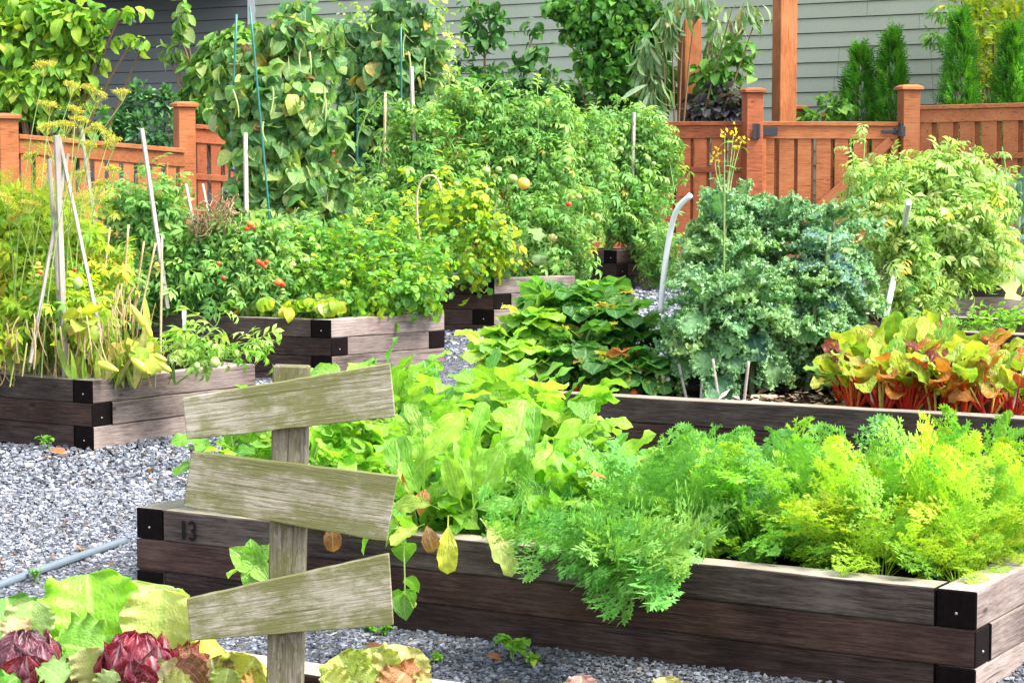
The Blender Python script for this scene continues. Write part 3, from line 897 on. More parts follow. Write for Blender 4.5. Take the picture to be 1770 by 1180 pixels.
# ---------------------------------------------------------------- fences
def vbox(bm, A, B, off0, off1, a0, a1, b0, b1, nrm, mat=0):
    """slab between plan points A and B (3D tops given as z), heights a0..a1 at A and b0..b1 at B, thickness off0..off1 along nrm"""
    q = []
    for (za, zb_) in ((a0, b0), (a1, b1)):
        for (P, z, o) in ((A, za, off0), (B, zb_, off0), (B, zb_, off1), (A, za, off1)):
            q.append((P[0] + nrm[0] * o, P[1] + nrm[1] * o, z))
    hexa_bm(bm, q, mat)
def place_mesh(name, bm, mat, R, bevel=.004):
    o = link(name, fin(bm, name, bevel), mat, R)
    o.location = (-R.location.x, -R.location.y, -R.location.z)
    return o
def fence_post(R, p, ztop, zbot, w, rot, mat):
    bm = bmesh.new(); box_bm(bm, (-w / 2, -w / 2, 0), (w / 2, w / 2, ztop - zbot - .06))
    o = link('post', fin(bm, 'post', .006), mat, R)
    o.location = (p[0] - R.location.x, p[1] - R.location.y, zbot - R.location.z); o.rotation_euler = (0, 0, rot)
    bm = bmesh.new(); c = w / 2 + .03; h = ztop - zbot
    box_bm(bm, (-c, -c, h - .058), (c, c, h - .025))
    q = [(-c, -c, h - .024), (c, -c, h - .024), (c, c, h - .024), (-c, c, h - .024)]
    k = c * .62
    q += [(-k, -k, h), (k, -k, h), (k, k, h), (-k, k, h)]
    hexa_bm(bm, q)
    cp = link('cap', fin(bm, 'cap', .003), mat, o)
    return o
def fence_panel(R, A, B, ztA, ztB, zb, mat, period, board, cap=.048, rail=.15, mid=.57, back=False, mid2=None, diag=False, seed=0):
    """A,B plan points; rails follow the two top heights"""
    A = np.array(A[:2]); B = np.array(B[:2]); d = B - A; Ln = np.linalg.norm(d); d = d / Ln
    n = np.array([d[1], -d[0]]); n = n if n[1] < 0 else -n
    r = random.Random(seed)
    bm = bmesh.new(); vbox(bm, A, B, -.055, .055, ztA - cap, ztA, ztB - cap, ztB, n); place_mesh('top_cap', bm, mat, R)
    bm = bmesh.new(); vbox(bm, A, B, -.03, .032, ztA - cap - rail, ztA - cap - .004, ztB - cap - rail, ztB - cap - .004, n); place_mesh('top_rail', bm, mat, R)
    for mm in (mid, mid2):
        if mm:
            bm = bmesh.new(); vbox(bm, A, B, -.025, .034, ztA - mm - .065, ztA - mm, ztB - mm - .065, ztB - mm, n); place_mesh('middle_rail', bm, mat, R)
    bm = bmesh.new(); s = .02
    while s < Ln - .02:
        e = min(s + board * r.uniform(.93, 1.05), Ln - .01)
        pa, pb = A + d * s, A + d * e
        za = ztA + (ztB - ztA) * s / Ln; zb2 = ztA + (ztB - ztA) * e / Ln
        vbox(bm, pa, pb, -.008, .018, zb, za - cap - rail + .05, zb, zb2 - cap - rail + .05, n)
        if back:
            pa2, pb2 = A + d * (e - .015), A + d * min(e + (period - board) * .72, Ln)
            vbox(bm, pa2, pb2, -.06, -.036, zb, za - cap - rail + .03, zb, zb2 - cap - rail + .03, n)
        s += period
    place_mesh('picket_panel', bm, mat, R, .003)
def fence(label, ends, posts, zb, mat='cedar', **kw):
    (x0, y0, Y0), (x1, y1, Y1) = ends
    A, B = at(x0, y0, Y0), at(x1, y1, Y1)
    R = root('cedar_fence', label, 'fence', ((A[0] + B[0]) / 2, (A[1] + B[1]) / 2, zb))
    fence_panel(R, A, B, A[2], B[2], zb, M[mat], **kw)
    for (px, py, Y, w, rot) in posts:
        p = at(px, py, Y)
        fence_post(R, p, p[2], zb, w, RAD(rot), M[mat])
    return R
fence('cedar fence section at the left edge, sloping down behind the dill', ((31, 232, 22.6), (318, 257, 23.4)), [(11, 196, 22.5, .195, 28), (318, 176, 23.5, .19, 28)], .35,
      period=.155, board=.112, mid=.56, mid2=1.0, seed=1)
fence('short cedar fence stretch half hidden by the bean tower', ((336, 215, 23.6), (690, 242, 24.6)), [], .35, 'cedar_dark', period=.155, board=.105, mid=.53, mid2=1.0, seed=2)
fence('stub of cedar fence at the left frame edge behind the yellow flowers', ((-160, 302, 22.4), (0, 302, 22.4)), [], .3, period=.155, board=.12, mid=.5, seed=3, rail=.2)
fence('red brown cedar fence stretch between tomatoes and gate', ((640, 212, 25.9), (1284, 210, 25.6)), [(1301, 152, 25.5, .20, 12)], .55, 'cedar_dark', period=.2, board=.15, mid=.53, seed=4, back=True)
fence('cedar fence panel to the right of the gate', ((1583, 183, 25.5), (1990, 172, 24.7)), [(1571, 147, 25.5, .205, 12)], .55, 'cedar', period=.245, board=.165, cap=.05, rail=.15, mid=.57, seed=5, back=True)
def make_gate():
    A, B = at(1312, 210, 25.52), at(1552, 211, 25.48); zb = .62
    R = root('cedar_gate', 'closed cedar garden gate with black steel hinge and latch', 'gate', ((A[0] + B[0]) / 2, (A[1] + B[1]) / 2, zb))
    fence_panel(R, A, B, A[2], B[2], zb, M['cedar'], period=.215, board=.165, cap=.05, rail=.15, mid=None, back=True, seed=8)
    n = np.array([0, -1.0]); d = np.array([1.0, 0]); zt = A[2] - .2
    for px in (1315, 1543):
        q = at(px, 300, 25.5)[:2]; bm = bmesh.new(); vbox(bm, q, q + d * .055, -.02, .044, zb, zt - .003, zb, zt - .003, n); place_mesh('stile', bm, M['cedar'], R)
    bar('brace', M['cedar'], Vector((*at(1340, 430, 25.44)[:2], at(1340, 430, 25.44)[2])), Vector(at(1540, 243, 25.44)), .03, .11, R, up=(0, 0, 1))
    # hinge: leaf on the gate, plate on the post, knuckle
    h = bmesh.new(); a = at(1312, 227, 25.36)
    ax, az, ay = a[0], a[2], A[1] - .062
    box_bm(h, (ax, ay - .012, az - .05), (ax + .225, ay, az + .05)); hg = place_mesh('hinge', h, M['steel'], R, .002)
    h = bmesh.new(); yp = 25.5 - .135
    box_bm(h, (ax - .075, yp - .008, az - .09), (ax - .012, yp, az + .09)); box_bm(h, (ax - .014, yp - .016, az - .085), (ax + .014, ay - .014, az + .085))
    o = place_mesh('hinge_plate', h, M['steel'], R, .002)
    h = bmesh.new(); a = at(1552, 227, 25.3); ax, az = a[0], a[2]
    box_bm(h, (ax - .16, ay - .03, az - .018), (ax + .08, ay - .012, az + .018)); box_bm(h, (ax - .03, ay - .012, az - .04), (ax + .0, ay + .0, az + .04))
    box_bm(h, (ax + .02, ay - .085, az - .055), (ax + .10, ay - .07, az + .06)); box_bm(h, (ax + .04, ay - .10, az - .02), (ax + .06, ay - .03, az + .10))
    place_mesh('latch', h, M['steel'], R, .002)
make_gate()
def far_post(px, py, Y, w, label):
    p = at(px, py, Y); R = root('fence_post', label, 'post', (p[0], p[1], gz(p[0], p[1])), 'short capped posts beyond the gate')
    fence_post(R, p, p[2], gz(p[0], p[1]) - .05, w, RAD(12), M['cedar_dark'])
far_post(1382, 182, 28.6, .135, 'short capped cedar post beyond the gate, touching the tall timber post')
far_post(1431, 194, 29.0, .135, 'short capped cedar post beyond the gate, beside the small conifers')
def tall_post(px, w, Y, label, zt=6.6):
    p = at(px, 200, Y); z0 = gz(p[0], p[1]) - .1
    def f(L):
        bm = bmesh.new(); box_bm(bm, (0, -w / 2, -w / 2), (L, w / 2, w / 2))
        return fin(bm, 'timber_post', .012, 2)
    o = oriented(f, 'timber_post', M['cedar'], (p[0], p[1], z0), (p[0], p[1], zt), up=(math.sin(RAD(20)), -math.cos(RAD(20)), 0))
    tag(o, label, 'post')
tall_post(1191, .23, 27.5, 'tall rust brown timber post wrapped by long drooping leaves')
tall_post(1355, .235, 27.6, 'tall bare rust brown timber post behind the gate')

# ---------------------------------------------------------------- wooden sign
def make_sign():
    Y = 5.3
    pb = at(490, 1200, Y)
    R = root('garden_sign', 'mossy wooden signpost with three blank tilted boards', 'sign', (pb[0], pb[1], bedN.zs))
    def board(name, corners, mat, y0, th, seed):
        q = [at(x, y, y0) for x, y in corners]           # TL TR BR BL
        A = (q[0] + q[3]) / 2; B = (q[1] + q[2]) / 2
        x = Vector(B - A).normalized(); yv = Vector((0, 1, 0)); z = x.cross(yv).normalized(); yv = z.cross(x)
        mat4 = Matrix((x, yv, z)).transposed().to_4x4(); mat4.translation = Vector(A)
        inv = mat4.inverted()
        loc = [inv @ Vector(p) for p in q]
        bm = bmesh.new(); r = random.Random(seed)
        n = 16
        top, bot = [], []
        for i in range(n + 1):
            f = i / n
            t = loc[0].lerp(loc[1], f); b = loc[3].lerp(loc[2], f)
            jt = r.uniform(-.0012, .0012); jb = r.uniform(-.0012, .0012)
            top.append((t.x, t.z + jt)); bot.append((b.x, b.z + jb))
        rings = []
        for (tx, tz), (bx, bz) in zip(top, bot):
            rings.append([bm.verts.new((bx, 0, bz)), bm.verts.new((tx, 0, tz)), bm.verts.new((tx, th, tz)), bm.verts.new((bx, th, bz))])
        for i in range(n):
            for k in range(4):
                bm.faces.new((rings[i][k], rings[i][(k + 1) % 4], rings[i + 1][(k + 1) % 4], rings[i + 1][k]))
        bm.faces.new(rings[0][::-1]); bm.faces.new(rings[-1])
        bmesh.ops.recalc_face_normals(bm, faces=bm.faces[:])
        ed = [e for e in bm.edges if e.calc_face_angle(0) > .7]
        bmesh.ops.bevel(bm, geom=ed, offset=.0022, segments=2, affect='EDGES', profile=.5)
        me = bpy.data.meshes.new(name); bm.to_mesh(me); bm.free()
        o = link(name, me, mat, R)
        o.matrix_local = Matrix.Translation(-R.location) @ mat4
        return o
    def nail(b, px, py):
        p = at(px, py, Y); bm = bmesh.new(); bmesh.ops.create_uvsphere(bm, u_segments=8, v_segments=6, radius=.0058)
        me = bpy.data.meshes.new('nail'); bm.to_mesh(me); bm.free()
        o = link('nail', me, M['steel'], b)
        o.matrix_local = b.matrix_local.inverted() @ Matrix.Translation(Vector(p) - R.location)
    b1 = board('board', [(315, 688), (674, 628), (683, 720), (323, 760)], M['sign'], Y, .024, 1)
    b2 = board('board', [(330, 780), (688, 823), (668, 936), (317, 875)], M['sign'], Y + .001, .024, 2)
    b3 = board('board', [(322, 1035), (672, 957), (680, 1080), (330, 1107)], M['sign'], Y - .001, .024, 3)
    nail(b1, 502, 676); nail(b2, 486, 858); nail(b3, 541, 1061); nail(b1, 500, 722); nail(b2, 492, 818); nail(b3, 486, 1072)
    # post behind the boards, grain vertical
    top = at(503, 632, Y + .03); bot = at(492, 1180, Y + .03)
    dirv = (bot - top) / np.linalg.norm(bot - top)
    bot = top + dirv * (np.linalg.norm(bot - top) + .35)
    w = 64 / FPX * Y
    bar('post', M['sign_post'], Vector(bot) + Vector((0, .02, 0)), Vector(top) + Vector((0, .02, 0)), w, .045, R, up=(0, -1, 0), bevel=.004)
make_sign()

# ---------------------------------------------------------------- stakes, canes, pipes
def stake(label, top, bot, Y, wpx, mat='stake', cat='stake', name='garden_stake', Yt=None, extra=.06, group=None, square=True):
    a = at(bot[0], bot[1], Y); b = at(top[0], top[1], Yt or Y)
    d = (b - a) / np.linalg.norm(b - a); a = a - d * extra
    w = wpx / FPX * Y * (.72 if square else .92)
    if square:
        def f(L):
            bm = bmesh.new(); box_bm(bm, (0, -w / 2, -w / 2), (L, w / 2, w / 2)); return fin(bm, name, min(.003, w * .12))
        o = oriented(f, name, M[mat], a, b, up=(.45, -.9, .02))
    else:
        me = tube_mesh(name, (smooth_path([a, b], 8) - a), w / 2, 7)
        o = link(name, me, M[mat]); o.location = tuple(a)
    return tag(o, label, cat, group)
stake('tallest pale square stake at the corner of the left bed', (98, 234), (113, 650), 12.75, 13)
stake('short blunt stake left of the tall one, tips nearly touching', (85, 275), (104, 560), 12.8, 9)
stake('stake leaning left across the tall pale stake', (117, 266), (55, 610), 12.62, 8, Yt=12.85)
stake('stake leaning right behind the tall pale stake', (102, 238), (172, 570), 12.7, 8, Yt=12.85)
stake('pale stake rising through yellow dill flowers, leaning left', (140, 217), (182, 520), 13.4, 9)
stake('leaning stake in front of the sloping cedar fence by the capped post', (245, 222), (288, 520), 16.4, 9)
stake('upright square stake against the left side of the bean tower', (424, 230), (428, 520), 16.7, 9)
stake('short leaning stake in dried stems, left of a similar one', (321, 318), (348, 450), 16.6, 6)
stake('short leaning stake in dried stems, right of a similar one', (350, 318), (376, 450), 16.8, 6)
stake('thin cane in front of the left tomatoes, leaning right at its top', (222, 388), (209, 560), 13.3, 4.5, 'bamboo', 'cane', 'plant_cane', square=False)
stake('thin cane slanting between two similar canes above dried beans', (249, 417), (228, 560), 13.35, 4, 'bamboo', 'cane', 'plant_cane', square=False)
stake('most slanted thin cane above the dried beans', (269, 420), (239, 560), 13.3, 4, 'bamboo', 'cane', 'plant_cane', square=False)
stake('long upright cane at the right end of the dried beans', (280, 405), (277, 640), 13.0, 4.5, 'bamboo', 'cane', 'plant_cane', square=False)
stake('thin cane buried in the yellow green leaves of the left bed', (190, 393), (170, 560), 13.2, 4, 'bamboo', 'cane', 'plant_cane', square=False)
stake('wooden stake rising above tomatoes right of the small bean tower', (711, 115), (722, 440), 19.9, 8)
stake('thin cane under the small bean tower', (666, 160), (662, 420), 20.4, 5.5, 'bamboo', 'cane', 'plant_cane', square=False)
stake('wooden stake above the tomatoes with orange fruit', (1096, 195), (1090, 430), 22.5, 7)
stake('faint pale stake just right of the stake above orange tomatoes', (1110, 197), (1106, 430), 22.75, 6)
stake('tall green coated pole on the face of the big bean tower', (432, 12), (470, 420), 18.0, 4.6, 'green_pole', 'pole', 'plant_pole', square=False)
stake('green coated pole half hidden on the left of the big bean tower', (409, 25), (391, 420), 18.3, 4.6, 'green_pole', 'pole', 'plant_pole', square=False)
stake('thin green pole in front of the small bean tower', (693, 45), (695, 420), 20.8, 3.6, 'green_pole', 'pole', 'plant_pole', square=False)
stake('green pole at the gap between the two bean towers', (618, 165), (617, 420), 20.9, 4, 'green_pole', 'pole', 'plant_pole', square=False)
def pipe(label, P, r, mat, cat, name, n=30):
    P = np.array(P); base = P[0]
    me = tube_mesh(name, smooth_path(P, n) - base, r, 9)
    o = link(name, me, M[mat]); o.location = tuple(base)
    return tag(o, label, cat)
def pth(pts): return [at(x, y, Y) for x, y, Y in pts]
pipe('white plastic hoop pipe curving up left of the kale', pth([(1142, 540, 12.3), (1147, 480, 12.3), (1157, 410, 12.3), (1170, 363, 12.25), (1194, 337, 12.2)]), .0165, 'white_pipe', 'pipe', 'hoop_pipe')
pipe('white plastic hoop pipe inside the tomato bush behind the chard', pth([(1527, 566, 13.35), (1541, 500, 13.5), (1556, 425, 13.9), (1567, 370, 13.45), (1571, 350, 13.2)]), .0185, 'white_pipe', 'pipe', 'hoop_pipe')
_pa, _pb = on_ground(216, 942), on_ground(-30, 1030)
pipe('grey plastic pipe lying on the gravel beside the numbered bed', [_pa + [0, 0, .022], (_pa + _pb) / 2 + [0, 0, .024], _pb + [0, 0, .022]], .0205, 'grey_pipe', 'pipe', 'irrigation_pipe')
_pa, _pb = on_ground(838, 553), on_ground(770, 556)
pipe('short grey pipe on the gravel by the weathered far bed', [_pa + [0, 0, .02], _pb + [0, 0, .03]], .016, 'grey_pipe', 'pipe', 'irrigation_pipe', 6)
pipe('bent cane arch over the yellow green foliage', pth([(726, 420, 18.5), (721, 372, 18.5), (722, 330, 18.5), (733, 308, 18.5), (748, 304, 18.5), (758, 315, 18.5), (763, 330, 18.5)]), .0095, 'bamboo', 'cane', 'cane_arch')
for i, (t, b, lab) in enumerate([((1173, 628), (1186, 688), 'short grey stick in the kale bed, farthest left of the row'), ((1232, 620), (1242, 690), 'short grey stick under the kale, second along the front board'),
        ((1294, 624), (1286, 694), 'short grey stick under the kale leaning right, beside bare soil'), ((1424, 597), (1447, 676), 'short grey stick beside the left edge of the red stemmed chard'),
        ((1498, 622), (1510, 708), 'short grey stick standing in front of the chard, left of the bent one'), ((1772, 635), (1744, 722), 'short grey stick at the right end of the chard'),
        ((1121, 592), (1120, 660), 'short stick between strawberries and kale'), ((1214, 655), (1212, 690), 'thin pale twig low under the kale')]):
    Y = on_z(b[0], b[1], bedK.zs)[1]
    stake(lab, t, b, Y - .02, 6, 'stake', 'stick', 'plant_stick', square=False, extra=.03)
_yb = on_z(1652, 712, bedK.zs)[1] + .05
pipe('bent pale stick broken over in front of the chard', pth([(1585, 641, _yb), (1596, 634, _yb), (1611, 633, _yb), (1622, 655, _yb), (1640, 690, _yb), (1653, 716, _yb)]), .010, 'stake', 'stick', 'plant_stick')
# ---------------------------------------------------------------- leaf shapes
_leaflet = [T_grid(beta_out(.12, .175, .36, 1.6), 5, 2, d, .3, serr=3.4, serr_a=.5, seed=i) for i, d in enumerate((.7, 1.2, .3))]
T_TOM = [compound(_leaflet[i % 3], 3, .20, d, s0=.40, term=.46, seed=i) for i, d in enumerate((.9, 1.5, .5, 2.0))]
T_TOMF = [compound(_leaflet[i % 3], 4, .18, d, s0=.34, term=.36, seed=i + 20) for i, d in enumerate((.7, 1.3, 1.9))]
T_WILT = [compound(_leaflet[1], 3, .20, d, s0=.36, term=.42, seed=i + 9) for i, d in enumerate((2.6, 3.2))]
T_HEART = [T_grid(beta_out(.05, .42, .30, 1.25), 6, 4, d, c, wave=w, freq=2, seed=i) for i, (d, c, w) in enumerate(((.8, .2, .03), (1.4, -.15, .05), (.4, .35, .03), (2.0, .5, .06)))]
T_OVAL = [T_grid(beta_out(.10, .27, .42, 1.5), 5, 2, d, .3, wave=.03, seed=i) for i, d in enumerate((1.0, 1.6, .6))]
T_SMALL = [T_grid(beta_out(.05, .30, .5, 1.2), 3, 2, d, .3) for d in (.3, .9)]
T_NARROW = [T_grid(beta_out(.06, .085, .40, 1.6), 6, 2, d, .2, twist=tw) for d, tw in ((.9, .3), (1.5, -.5), (.4, .8))]
T_MAPLE = [T_merge([(T_OVAL[0], .12, 0, 1, 0), (T_OVAL[1], .14, .8, .7, -.1), (T_OVAL[1], .14, -.8, .7, -.1)], d) for d in (.9, 1.5)]
T_HERB = [compound(T_grid(beta_out(.1, .36, .55, 1.2), 4, 2, .5, .3, serr=3, serr_a=.4), 2, .35, d, s0=.34, term=.36, ang=.9, seed=i) for i, d in enumerate((.5, 1.1))]
T_BROAD = [T_grid(beta_out(.24, .175, .60, 1.1), 14, 6, d, c, wave=w * 1.0, freq=3, quilt=.024, jit=.006, seed=i, twist=tw) for i, (d, c, w, tw) in
           enumerate(((.8, .25, .05, .2), (1.3, .15, .06, -.3), (.5, .4, .05, .1), (1.8, .1, .07, .4)))]
T_LOBED = [T_merge([(strip(.012, .008, 0, .55, 3), 0, 0, 1, 0), (T_grid(beta_out(.03, .36, .5, 1.1), 8, 6, d, .15, wave=.06, freq=2, serr=6, serr_a=.12, quilt=.015, seed=i), .50, 0, .5, -.1)] +
           [(T_grid(beta_out(.1, .33, .5, 1.2), 5, 4, .6, .2, wave=.05, seed=k), y, sg * 1.0, sc, -.1) for k, (y, sc) in enumerate(((.30, .17), (.44, .26))) for sg in (-1, 1)], d) for i, d in enumerate((.6, 1.0, .3))]
def kale_leaf(i, d, p):
    r = np.random.default_rng(300 + i)
    V, F, U = T_grid(lambda t: beta_out(.16, .25, .62, .95)(t) * (1 + .16 * np.sin(t * 31 + p)), 24, 12, d, .25, wave=.085, freq=8, jit=.022, seed=i, quilt=.014)
    edge = np.where((np.abs(U[:, 0]) > .62) & (U[:, 1] > .25))[0]
    fr = T_grid(lambda t: .5 * np.sin(PI * np.clip(t, .02, .98)) ** .6, 3, 3, 2.4, .5, jit=.12, seed=i)
    Vs, Fs, Us, n = [V], [F], [U], len(V)
    for q in r.choice(edge, 130):
        ax = unit(r.normal(0, 1, 3)); D = unit(r.normal(0, .7, 3) + np.array([np.sign(U[q, 0]) * .6, .3, .5])); X = unit(np.cross(D, ax)); Z = np.cross(X, D)
        s_ = r.uniform(.05, .095); o = V[q] + r.normal(0, .012, 3)
        Vs.append(o + s_ * (fr[0][:, 0:1] * X + fr[0][:, 1:2] * D + fr[0][:, 2:3] * Z)); Fs.append(fr[1] + n); n += len(fr[0])
        Us.append(np.tile([r.uniform(.74, 1.0), U[q, 1]], (len(fr[0]), 1)))
    return np.vstack(Vs), np.vstack(Fs), np.vstack(Us)
T_KALE = [kale_leaf(i, d, p) for i, (d, p) in enumerate(((.9, 0), (1.5, 2), (2.0, 4), (.5, 1), (1.2, 3)))]
T_LACI = [T_grid(beta_out(.15, .075, .5, .8), 14, 4, d, -.3, wave=.03, freq=5, quilt=.012, seed=i) for i, d in enumerate((.9, 1.5, .6))]
T_CHARD = [T_grid(beta_out(.0, .30, .48, .95), 10, 8, d, c, wave=.07, freq=2.5, quilt=.02, jit=.006, seed=i) for i, (d, c) in enumerate(((.7, .2), (1.4, .3), (.3, .1), (1.9, .2)))]
_round = T_grid(beta_out(.02, .46, .56, .72), 8, 6, .4, .35, wave=.04, serr=8, serr_a=.10, quilt=.02)
T_STRAW = [T_merge([(strip(.010, .008, 0, .5, 2), 0, 0, 1, 0), (_round, .46, 0, .52, -.2), (_round, .45, 1.35, .48, -.15), (_round, .45, -1.35, .48, -.15)], d) for d in (.3, .8)]
T_FRONDN = [frond(40 + i, 11, 5, True, .22, .19, d, .042, .0080) for i, d in enumerate((.25, .5))]
T_FROND = [frond(i, 10, 5, True, .34, .30, d, .058, .0095) for i, d in enumerate((.7, 1.2, 1.7, .3))]
T_DILL = [frond(20 + i, 8, 4, False, .25, .3, d, .10, .004) for i, d in enumerate((.6, 1.2))]
T_SPRAY = [T_merge([(diamond(.05, .5), 0, 0, 1, 0)] + [(diamond(.04, .36), .12 + .16 * i, sg * .7, 1 - .12 * i, 0) for i in range(4) for sg in (-1, 1)], .3)]
T_LETT = [T_grid(lambda t, p=p: beta_out(.0, .56, .60, 1.15, stalk=.08)(t) * (1 + .03 * np.sin(t * 40 + p)) + .07 * (1 - t), 26, 20, d, c, wave=w, freq=4.5, jit=.012, quilt=.008, seed=i, wexp=5) for i, (d, c, w, p) in
          enumerate(((.6, .35, .13, 0), (1.1, .25, .15, 1), (.3, .45, .12, 2), (1.7, .15, .16, 3)))]
T_HEAD = [T_grid(lambda t: beta_out(.0, .58, .58, 1.1, stalk=.1)(t) + .10 * (1 - t), 22, 18, d, -.40, wave=.07, freq=2.5, jit=.004, quilt=.016, seed=i) for i, d in enumerate((1.5, 1.9, 2.3))]
T_PETAL = [T_grid(beta_out(.0, .35, .6, 1), 2, 2, .3, .3)]
T_SQUASH = [T_grid(beta_out(.0, .62, .42, .9), 8, 8, d, .2, wave=.12, freq=2.5, jit=.01, seed=i) for i, d in enumerate((.8, 1.6))]

# palettes: (weight, colour)
LIME = [(3, (.24, .52, .04)), (3, (.18, .45, .04)), (2, (.31, .56, .06)), (.5, (.40, .53, .07)), (.8, (.11, .33, .04))]
MID = [(3, (.10, .29, .045)), (3, (.14, .36, .055)), (2, (.20, .42, .08)), (1, (.06, .20, .04))]
DEEP = [(3, (.045, .16, .035)), (3, (.06, .21, .04)), (1, (.10, .28, .06)), (1, (.03, .11, .03))]
YGRN = [(3, (.40, .56, .03)), (3, (.30, .52, .03)), (2, (.52, .58, .05)), (1, (.20, .42, .04)), (.4, (.62, .46, .06))]
TOM = [(4, (.15, .36, .08)), (4, (.21, .44, .10)), (3, (.30, .50, .13)), (1, (.09, .26, .06)), (.25, (.50, .48, .09))]
TOML = [(3, (.28, .48, .10)), (3, (.40, .58, .17)), (2, (.25, .46, .10)), (1.5, (.50, .62, .22)), (.3, (.55, .50, .08))]
BEAN = [(3, (.075, .22, .06)), (3, (.13, .31, .075)), (2.4, (.22, .40, .10)), (1.6, (.33, .47, .14)), (.35, (.46, .36, .08)), (.15, (.25, .13, .06))]
BEAND = [(4, (.055, .18, .055)), (3, (.09, .24, .065)), (1, (.16, .31, .09)), (.4, (.48, .38, .06))]
KALE = [(4, (.095, .25, .105)), (3, (.13, .31, .125)), (2, (.19, .38, .14)), (1.6, (.27, .45, .12)), (.5, (.055, .165, .105))]
KALEB = [(3, (.05, .15, .17)), (2, (.09, .23, .21)), (1, (.14, .30, .22))]
CARROT = [(4, (.25, .53, .06)), (3, (.20, .48, .07)), (2, (.32, .58, .08)), (1, (.14, .38, .07))]
CARROTY = [(4, (.33, .53, .04)), (2, (.40, .56, .05)), (3, (.22, .46, .045)), (1, (.14, .34, .045)), (.15, (.44, .52, .07))]
CARROTD = [(3, (.17, .44, .09)), (3, (.23, .49, .10)), (2, (.30, .54, .11))]
STRAW = [(4, (.055, .215, .035)), (3, (.08, .28, .045)), (2, (.14, .36, .06)), (.2, (.42, .38, .06)), (.12, (.36, .14, .05))]
STRAWL = [(3, (.24, .50, .06)), (3, (.30, .54, .07)), (1, (.15, .38, .06)), (.3, (.50, .50, .08))]
CHARD = [(4, (.32, .48, .05)), (3, (.24, .44, .045)), (2, (.42, .48, .07)), (1.5, (.48, .21, .04)), (1.1, (.16, .035, .025)), (1.2, (.17, .38, .04))]
DOGW = [(3, (.20, .42, .04)), (3, (.28, .48, .04)), (2, (.13, .33, .04)), (1, (.40, .50, .06))]
DOGG = [(3, (.15, .34, .06)), (3, (.20, .40, .08)), (1, (.28, .42, .14)), (1, (.09, .24, .05))]
EUCA = [(3, (.22, .36, .17)), (3, (.16, .30, .12)), (2, (.32, .44, .25)), (1, (.12, .26, .09)), (.3, (.45, .35, .2))]
CONI = [(3, (.10, .34, .03)), (3, (.07, .26, .03)), (2, (.16, .42, .04)), (1, (.04, .16, .025))]
WILL = [(3, (.46, .56, .04)), (3, (.36, .52, .04)), (2, (.58, .56, .06)), (2, (.24, .44, .04))]
STEMG = (.22, .40, .10)
STEMB = (.22, .14, .075)
BROWN = (.16, .085, .045)

def P3(pts): return np.array([at(*p) for p in pts])
def ppath(pts, n=12): return smooth_path(P3(pts), n)
def pb(L, r, T, spec, size, cols, depth=.7, **kw):
    """clumps given as (px, py, distance, half-width px, half-height px, leaves)"""
    for (x, y, Y, rx, ry, n) in spec:
        m = Y / FPX
        blob(L, r, T, at(x, y, Y), (rx * m, max(rx, ry) * .5 * m * 2 * depth * .6, ry * m), n, size, cols, **kw)
def stems_to(S, r, base, spec, rad, col, n=10, thin=.35, per=1):
    """stems from the base into the middle of each clump"""
    base = np.array(base, float); out = []
    for (x, y, Y, rx, ry, _) in spec:
        m = Y / FPX
        for _i in range(per):
            q = at(x + r.normal(0, rx * .4), y + r.normal(0, ry * .4), Y)
            mid = base * .55 + q * .45 + r.normal(0, .05, 3); mid[2] = base[2] + (q[2] - base[2]) * r.uniform(.4, .75)
            out.append(bez(base[None] + r.normal(0, .012, (1, 3)) * [1, 1, 0], mid[None], q[None], n)[0])
    S.tubes(np.array(out), rad, rad * thin, np.array(col) * np.exp(r.normal(0, .15, (len(out), 1))))
def clumpy(name, label, cat, base, spec, T, size, cols, mat='leaf', stem=.012, stemcol=STEMG, seed=0, group=None, per=2, parts=('foliage', 'stem'), **kw):
    r = np.random.default_rng(seed)
    R = root(name, label, cat, base, group)
    L = Leaves(); S = Leaves()
    pb(L, r, T, spec, size, cols, **kw)
    stems_to(S, r, base, spec, stem, stemcol, per=per)
    L.build(parts[0], M[mat], R); S.build(parts[1], M['stem'], R)
    return R
def fruit(R, px, py, Y, rpx, mat, squash=.85, name='tomato', ribs=0):
    p = at(px, py, Y)
    o = link(name, ball_mesh(name, rpx / FPX * Y, squash, 14, ribs), M[mat], R)
    o.location = tuple(p - np.array(R.location)); o.rotation_euler = (random.Random(px).uniform(-.4, .4), .2, px)
    return o
def gbase(px, Y, dz=0.0):
    k = (px - 885) / FPX * Y * 1.0
    return np.array([k, Y, gz(k, Y) + dz])

# ================================================================ behind the fence
clumpy('dogwood_tree', 'yellow green leafy tree with drooping leaves at the top left corner', 'tree', gbase(70, 25.6),
       [(50, 70, 25.3, 85, 70, 620), (125, 35, 25.2, 50, 32, 240), (200, 18, 25.1, 50, 7, 36), (95, 130, 25.3, 70, 45, 360), (40, 150, 25.2, 60, 55, 300), (190, 66, 25.2, 56, 6, 26),
        (240, 70, 25.1, 30, 6, 16), (20, 10, 25.3, 60, 40, 260), (145, 100, 25.2, 36, 10, 40)],
       T_OVAL, .165, DOGW, stem=.03, stemcol=STEMB, seed=1, el=-.55, out=.6, parts=('crown', 'trunk'))
clumpy('dark_shrub', 'dark leafy shrub under the yellow green tree, behind the sloping fence', 'shrub', gbase(90, 26.2),
       [(60, 215, 26, 80, 45, 420), (140, 220, 26, 50, 40, 220), (20, 190, 26, 50, 40, 200)], T_OVAL, .19, DEEP, stem=.02, stemcol=STEMB, seed=2, el=-.4)
